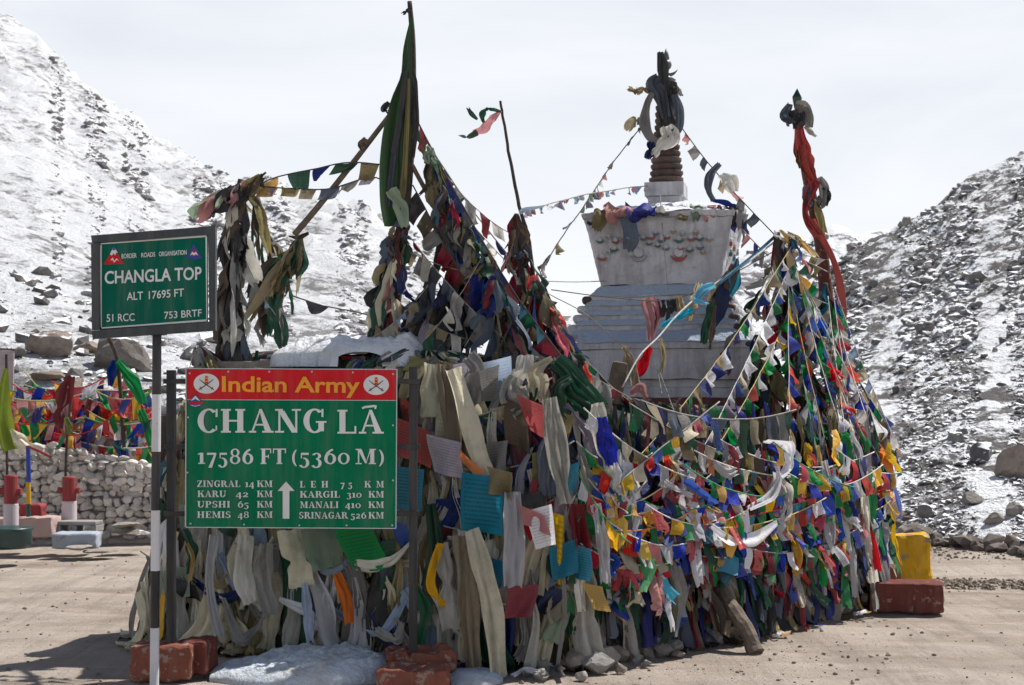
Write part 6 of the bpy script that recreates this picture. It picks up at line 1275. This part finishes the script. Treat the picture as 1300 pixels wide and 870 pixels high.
bpart([(636, 141), (624, 152), (614, 164), (602, 168)], [3, 12, 14, 6], 'pink', stick, 'torn_flag', Y=9.82, amp=.1); bpart([(636, 142), (620, 138), (612, 146), (614, 156)], [3, 6, 9, 5], 'dark green', stick, 'torn_flag', Y=9.8, amp=.3); bpart([(606, 168), (594, 174), (583, 172)], [8, 7, 3], 'dark green', stick, 'torn_flag', Y=9.8); bpart([(606, 152), (598, 144), (594, 137)], [3, 7, 4], 'dark green', stick, 'torn_flag', Y=9.8)
bpart([(660, 270), (668, 266), (690, 262)], [5, 7, 4], 'pale blue', stick, 'knotted_rag', Y=9.8)

# red banner pole
rb = empty('banner_pole', P(1058, 480, 12.45), 'pole wound with a long red cloth, pointed green tip, at the right of the chorten', 'banner')
v, f = tube(smoothpts([P(1012, 150, 12.4), P(1026, 230, 12.4), P(1042, 310, 12.42), P(1050, 390, 12.44), P(1058, 480, 12.45)], 24), np.linspace(.04, .07, 24), 10); mk('pole', v, f, M_MAROON, rb, smooth=True)
tp = P(1012, 127, 12.4); V = []
for z, r_ in ((.10, .001), (.02, .055), (-.03, .045), (-.12, .02), (-.2, .02)):
    for k in range(4): a = k * math.pi / 2 + .5; V.append(tp + np.array([math.cos(a) * r_, math.sin(a) * r_, z]))
mk('pointed_tip', V, [q[::-1] for q in grid_faces(5, 4, True)], M_TEALB, rb)
B2 = lambda path, w, col, nm='wound_cloth', **k: bpart(path, w, col, rb, nm, Y=k.pop('Y', 12.3), **k)
B2([(1014, 160), (1018, 190), (1028, 218), (1034, 236)], [10, 20, 18, 16], 'deep red', amp=.3); B2([(1018, 184), (1024, 206), (1030, 228)], [14, 20, 12], 'deep red', amp=.25, Y=12.27)
B2([(1036, 228), (1028, 245), (1022, 268), (1028, 285), (1038, 300)], [14, 14, 9, 14, 12], 'deep red', amp=.3); B2([(1030, 280), (1044, 304), (1058, 330), (1066, 360), (1068, 400), (1067, 440)], [12, 11, 10, 11, 13, 8], 'deep red', amp=.16, nv=40)
B2([(1040, 225), (1046, 240), (1042, 260), (1036, 250)], [8, 15, 14, 8], 'grey', amp=.3); B2([(1046, 238), (1052, 250), (1048, 262)], [6, 8, 5], 'charcoal', amp=.4)
B2([(1026, 236), (1024, 250), (1030, 262)], [8, 14, 8], 'slate', amp=.3); B2([(1036, 256), (1042, 276), (1046, 296)], [6, 9, 10], 'olive', amp=.3); B2([(1012, 190), (1014, 204), (1016, 214)], [4, 8, 5], 'olive', amp=.3)
B2([(1003, 132), (998, 146), (1004, 158)], [8, 16, 12], 'slate', 'knotted_rag', amp=.4); B2([(1010, 132), (1024, 140), (1028, 162)], [10, 18, 8], 'grey', 'knotted_rag', amp=.35); B2([(1012, 140), (1014, 152), (1010, 164)], [16, 22, 10], 'charcoal', 'knotted_rag', amp=.35); B2([(1022, 160), (1030, 168), (1036, 174)], [5, 8, 4], 'dirty white', 'knotted_rag', amp=.35)

# cloths on the spire and the dome
YS2 = 12.82
def sc2(path, w, col, label, Y=YS2, **k): scarf([(a, b, Y) for a, b in path], w, col, label, cat='scarf', side=(1, .1, 0), **k)
sc2([(838, 66), (842, 90), (844, 125), (850, 160), (858, 178)], [8, 18, 20, 22, 14], 'charcoal', 'dark scarf wound down the top of the spire', amp=.3)
sc2([(836, 96), (830, 106), (838, 120), (846, 150)], [8, 16, 18, 12], 'slate', 'slate cloth bunched under the crescent of the spire', Y=12.78, amp=.35)
sc2([(848, 104), (856, 112), (852, 128)], [6, 14, 8], 'charcoal', 'black rag bunched right of the crescent on the spire', Y=12.8, amp=.35)
sc2([(828, 118), (821, 134), (819, 155), (824, 172), (836, 184)], [6, 10, 14, 12, 8], 'grey', 'grey scarf looping out left of the spire', Y=12.76, amp=.2)
sc2([(856, 120), (862, 140), (862, 160), (850, 176)], [8, 12, 12, 10], 'slate', 'grey scarf looping round the right of the spire', Y=12.76, amp=.25)
sc2([(830, 120), (818, 114), (808, 116), (797, 113)], [3, 8, 10, 6], 'tan', 'ragged tan cloth blown left from the spire', Y=12.8, amp=.35)
sc2([(846, 160), (852, 175), (838, 186), (830, 198)], [16, 24, 16, 8], 'dirty white', 'pale cloth knotted across the middle of the spire', Y=12.72, amp=.3)
sc2([(826, 180), (826, 190), (822, 202)], [8, 13, 8], 'navy', 'navy rag at the left of the spire', Y=12.74, amp=.3); sc2([(856, 110), (862, 116), (866, 122)], [4, 7, 4], 'dirty white', 'small white rag at the right of the spire', Y=12.8)
sc2([(816, 157), (808, 154), (800, 158), (796, 166)], [4, 13, 15, 8], 'tan', 'round tan flag at the top of the left spire rope', Y=12.85, amp=.1)
def drape(px, py, L, w, col, label, Y=12.28):
    pts = [P(px, py, Y + .12), P(px, py + 6, Y - .0), P(px + rc.normal() * 2, py + 6 + L * .6, Y - .01), P(px + rc.normal() * 3, py + 6 + L, Y + .02)]; ww = w / F * Y
    v, f, uv = ribbon(pts, [ww, ww, ww * .9, ww * .6], (1, .15, 0), 8, 12, 1.3, .10, rc, 0, .02); tag(mk('draped_cloth', v, f, CM[col], origin=pts[0], uv=uv, smooth=True), label, 'cloth', 'cloths draped over the rim of the dome')
for (x, y, L, w, c, lab) in [(764, 265, 22, 22, 'olive', 'olive cloth draped over the left corner of the dome rim'), (785, 262, 10, 36, 'pink', 'faded pink cloth over the dome rim left of centre'), (797, 270, 42, 24, 'slate', 'grey cloth hanging lowest over the painted garlands'), (814, 261, 10, 38, 'navy', 'blue cloth over the dome rim left of the spire foot'),
        (841, 263, 4, 20, 'grey', 'grey cloth under the snow on the dome rim'), (866, 268, 6, 14, 'olive', 'mustard cloth under the snow on the dome rim'), (884, 261, 14, 16, 'pale green', 'pale green cloth over the dome rim right of the spire foot'), (902, 262, 12, 26, 'pink', 'salmon cloth over the dome rim near its right corner'), (918, 262, 14, 14, 'maroon', 'maroon cloth over the dome rim near its right corner'),
        (930, 262, 20, 14, 'charcoal', 'black cloth over the right corner of the dome rim'), (941, 264, 22, 14, 'grey', 'grey cloth over the right corner of the dome rim'), (946, 272, 20, 8, 'navy', 'navy cloth hanging at the far right of the dome rim')]: drape(x, y, L, w, c, lab)
sc2([(745, 282), (752, 284), (762, 274)], [4, 7, 5], 'navy', 'small navy rag sticking out left of the dome rim', Y=12.3)
scarf([(914, 208, 12.5), (902, 222, 12.45), (899, 240, 12.4), (906, 256, 12.4)], [6, 12, 10, 8], 'slate', 'dark grey cloth puffed up on the right of the dome rim', side=(1, .2, 0), amp=.25)
scarf([(915, 222, 12.45), (926, 230, 12.4), (932, 244, 12.4)], [10, 24, 12], 'dirty white', 'pale pointed flag beside the dark puffed cloth on the dome rim', side=(.4, .2, 1), amp=.15)
scarf([(905, 254, 12.4), (922, 258, 12.4), (938, 264, 12.35)], [6, 7, 5], 'navy', 'blue cord-like cloth along the dome rim', side=(0, .2, 1), amp=.3)
# leaning log, rags on the ground, loose rocks at the hem
lg = smoothpts([P(903, 735, 9.75), P(925, 765, 9.55), P(945, 796, 9.35), P(960, 829, 9.28)], 16); v, f = tube(lg + rc.normal(size=(16, 3)) * .004, np.interp(np.linspace(0, 1, 16), [0, .5, .8, 1], [.045, .055, .05, .06]), 10); tag(mk('log', v, f, M_WOOD), 'weathered log leaning against the sunny side of the cairn', 'log')
lg = smoothpts([P(872, 745, 9.7), P(880, 790, 9.55), P(890, 825, 9.42)], 12); v, f = tube(lg, .03, 8); tag(mk('log', v, f, M_WOOD), 'thinner post half hidden in the old cloth left of the leaning log', 'log')
for k, (px, py, w, h, lab) in enumerate([(757, 846, 46, 28, 'largest grey rock lying at the hem of the flags by the near corner'), (724, 838, 34, 26, 'brown rock under the near corner left of the largest grey rock'), (800, 832, 34, 18, 'flat rock right of the largest grey rock'), (786, 850, 22, 14, 'small rock touching the largest grey rock'),
        (736, 860, 20, 12, 'small rock in front of the near corner'), (860, 832, 20, 9, 'small flat stone at the hem left of the log'), (820, 843, 14, 8, 'pebble sized stone on the dirt below the flags'), (775, 826, 24, 16, 'dark rock tucked under the flags behind the largest grey rock'), (688, 858, 22, 18, 'rock under the long white strip at the corner'), (462, 848, 26, 16, 'dark red rock sunk in the snow patch left of the crumbling block'), (846, 828, 24, 12, 'grey stone at the hem below the chorten')]):
    Y = CH * F / (py + h * .3 - HY); r = np.random.default_rng(80 + k); v, f = rock_shape(r, 2); kk = Y / F; v = v / np.abs(v).max(0) * np.array([w * kk / 2, w * kk * .38, h * kk * .58]); x = (px - HX) * kk
    tag(mk('rock', v + np.array([x, Y, h * kk * .42]), f, M_STONE), lab, 'rock')
for k, (pp, w, c, lab) in enumerate([([(664, 862), (680, 852), (700, 858)], [10, 16, 8], 'dirty white', 'dirty white rag lying on the ground at the near corner'), ([(690, 866), (706, 856), (716, 866)], [8, 14, 10], 'grey', 'grey rag on the ground under the long white strip'), ([(650, 864), (668, 860), (684, 866)], [6, 9, 6], 'white', 'twisted white scarf end on the ground left of the near corner'),
        ([(504, 842), (514, 838), (526, 843)], [4, 9, 5], 'turquoise', 'turquoise scrap lying on the crumbling red block'), ([(936, 796), (944, 800), (950, 806)], [8, 12, 6], 'dirty white', 'white scrap beside the foot of the log'), ([(980, 812), (986, 814), (992, 812)], [4, 6, 4], 'white', 'small white scrap on the dirt right of the log'), ([(1084, 784), (1092, 786), (1100, 784)], [6, 9, 5], 'white', 'white scrap at the hem near the maroon block')]):
    Y0 = [CH * F / (b - HY) for a, b in pp]; 
    if k == 3: pts = [P(a, b, 8.42) for a, b in pp]
    else: pts = [np.array([(a - HX) / F * y, y, .03 + .012 * i]) for i, ((a, b), y) in enumerate(zip(pp, Y0))]
    v, f, uv = ribbon(pts, [x / F * 8.8 for x in w], (0, 1, .3), 7, 12, 1.5, .3, rc, .3, .01); tag(mk('rag', v, f, CM[c], uv=uv, smooth=True), lab, 'rag')

# ------------------------------------------------------------------ the far flags over the stone wall
FW = [((-10, 500), (64, 512), 12), ((0, 530), (92, 520), 14), ((-10, 548), (84, 552), 8), ((60, 512), (150, 468), 8), ((90, 530), (192, 512), 12), ((64, 548), (150, 520), 16), ((96, 545), (196, 548), 8), ((150, 462), (196, 540), 0), ((148, 470), (190, 575), 0),
      ((30, 470), (64, 500), 4), ((100, 560), (196, 566), 6), ((140, 500), (196, 580), 2), ((-10, 516), (70, 540), 10), ((-10, 560), (90, 562), 5), ((80, 505), (160, 548), 10), ((110, 520), (196, 530), 14), ((-10, 488), (50, 490), 8), ((130, 540), (196, 520), 10)]
WHERE = ['left of the maroon cloth', 'crossing under the maroon cloth', 'along the wall top at the picture edge', 'rising to the small flag pole', 'right of the maroon cloth', 'under the maroon cloth', 'along the wall top by the striped pole', 'falling from the small flag pole', 'steepest from the small flag pole', 'beside the blank board', 'lowest over the wall by the striped pole', 'slanting behind the striped pole', 'second row at the picture edge', 'lowest at the picture edge', 'slanting under the small flag pole', 'middle row by the striped pole', 'highest at the picture edge', 'crossing behind the striped pole']
for k, (a, b, sgp) in enumerate(FW):
    Y = 17.4 + (k % 5) * .35; flag_string([P(*a, Y), P(*b, Y - .2)], 'small bright flag string over the stone wall, ' + WHERE[k], BRIGHT + (['pink', 'navy'] if k % 2 else []), fw=.11, fh=.17, gap=.0, sag=sgp / F * Y, skip=.04, cord=pick(['yellow', 'green', 'white', 'red']), jit=.3, seed=900 + k, rad=.008, ripple=.3, group='strings of prayer flags over the stone wall', order=k % 3 > 0, big=.4)
for k in range(58):
    x0 = U(-12, 150); y0 = U(482, 566) + max(0, x0 - 60) * .05; w_ = U(45, 90); Y = U(17.2, 18.6); x1 = min(196, x0 + w_)
    flag_string([P(x0, y0, Y), P(x1, y0 + U(-10, 14), Y)], f"short flag string over the stone wall {'above the left bollard' if x0 < 20 else 'above the pink kerb' if x0 < 60 else 'above the right bollard' if x0 < 100 else 'near the striped pole'}, {'high row' if y0 < 510 else 'second row' if y0 < 527 else 'third row' if y0 < 545 else 'lowest row'}", BRIGHT + ['navy', 'pink', 'red'], fw=.12, fh=.19, gap=.0, sag=U(.04, .12), skip=.03, cord=pick(['yellow', 'green', 'white', 'red']), jit=.4, seed=950 + k, rad=.008, ripple=.35, group='strings of prayer flags over the stone wall', order=False, big=.6)
fp = empty('flag_pole', P(150, 575, 17.3), 'small leaning pole with green and navy cloths over the stone wall behind the striped pole', 'pole')
v, f = tube(smoothpts([P(138, 428, 17.3), P(150, 465, 17.3), P(158, 575, 17.3)], 12), .025, 8); mk('pole', v, f, M_WOODD, fp)
bpart([(146, 458), (142, 476), (140, 490)], [8, 12, 6], 'navy', fp, 'hung_cloth', Y=17.25, amp=.3); bpart([(150, 458), (168, 484), (182, 512)], [8, 18, 10], 'green', fp, 'hung_cloth', Y=17.2, amp=.2); bpart([(178, 520), (188, 545), (196, 575)], [10, 14, 8], 'green', fp, 'hung_cloth', Y=17.2, amp=.2)
fm = empty('flag_pole', P(84, 600, 16.75), 'short rod with a maroon cloth hanging above the right bollard', 'flag'); v, f = tube(smoothpts([P(94, 478, 16.75), P(86, 545, 16.75), P(83, 606, 16.75)], 10), .016, 8); mk('rod', v, f, M_WOODD, fm)
bpart([(90, 478), (82, 500), (75, 525), (76, 545)], [8, 22, 16, 8], 'maroon', fm, 'hung_cloth', Y=16.7, amp=.16); bpart([(84, 530), (87, 542), (86, 552)], [7, 10, 6], 'lime', fm, 'hung_cloth', Y=16.68, amp=.2); bpart([(86, 490), (78, 512), (72, 534)], [6, 12, 8], 'pink', fm, 'hung_cloth', Y=16.72, amp=.16)
fl = empty('flag_pole', P(9, 604, 16.4), 'rod with a yellow-green cloth hanging at the left picture edge', 'flag'); v, f = tube([P(8, 450, 16.4), P(9, 604, 16.4)], .016, 8); mk('rod', v, f, M_WOODD, fl)
bpart([(8, 468), (5, 500), (6, 540), (14, 572)], [5, 16, 26, 18], 'lime', fl, 'hung_cloth', Y=16.35, amp=.12); bpart([(14, 545), (26, 560), (36, 572)], [5, 18, 16], 'cream', fl, 'hung_cloth', Y=16.33, amp=.2)
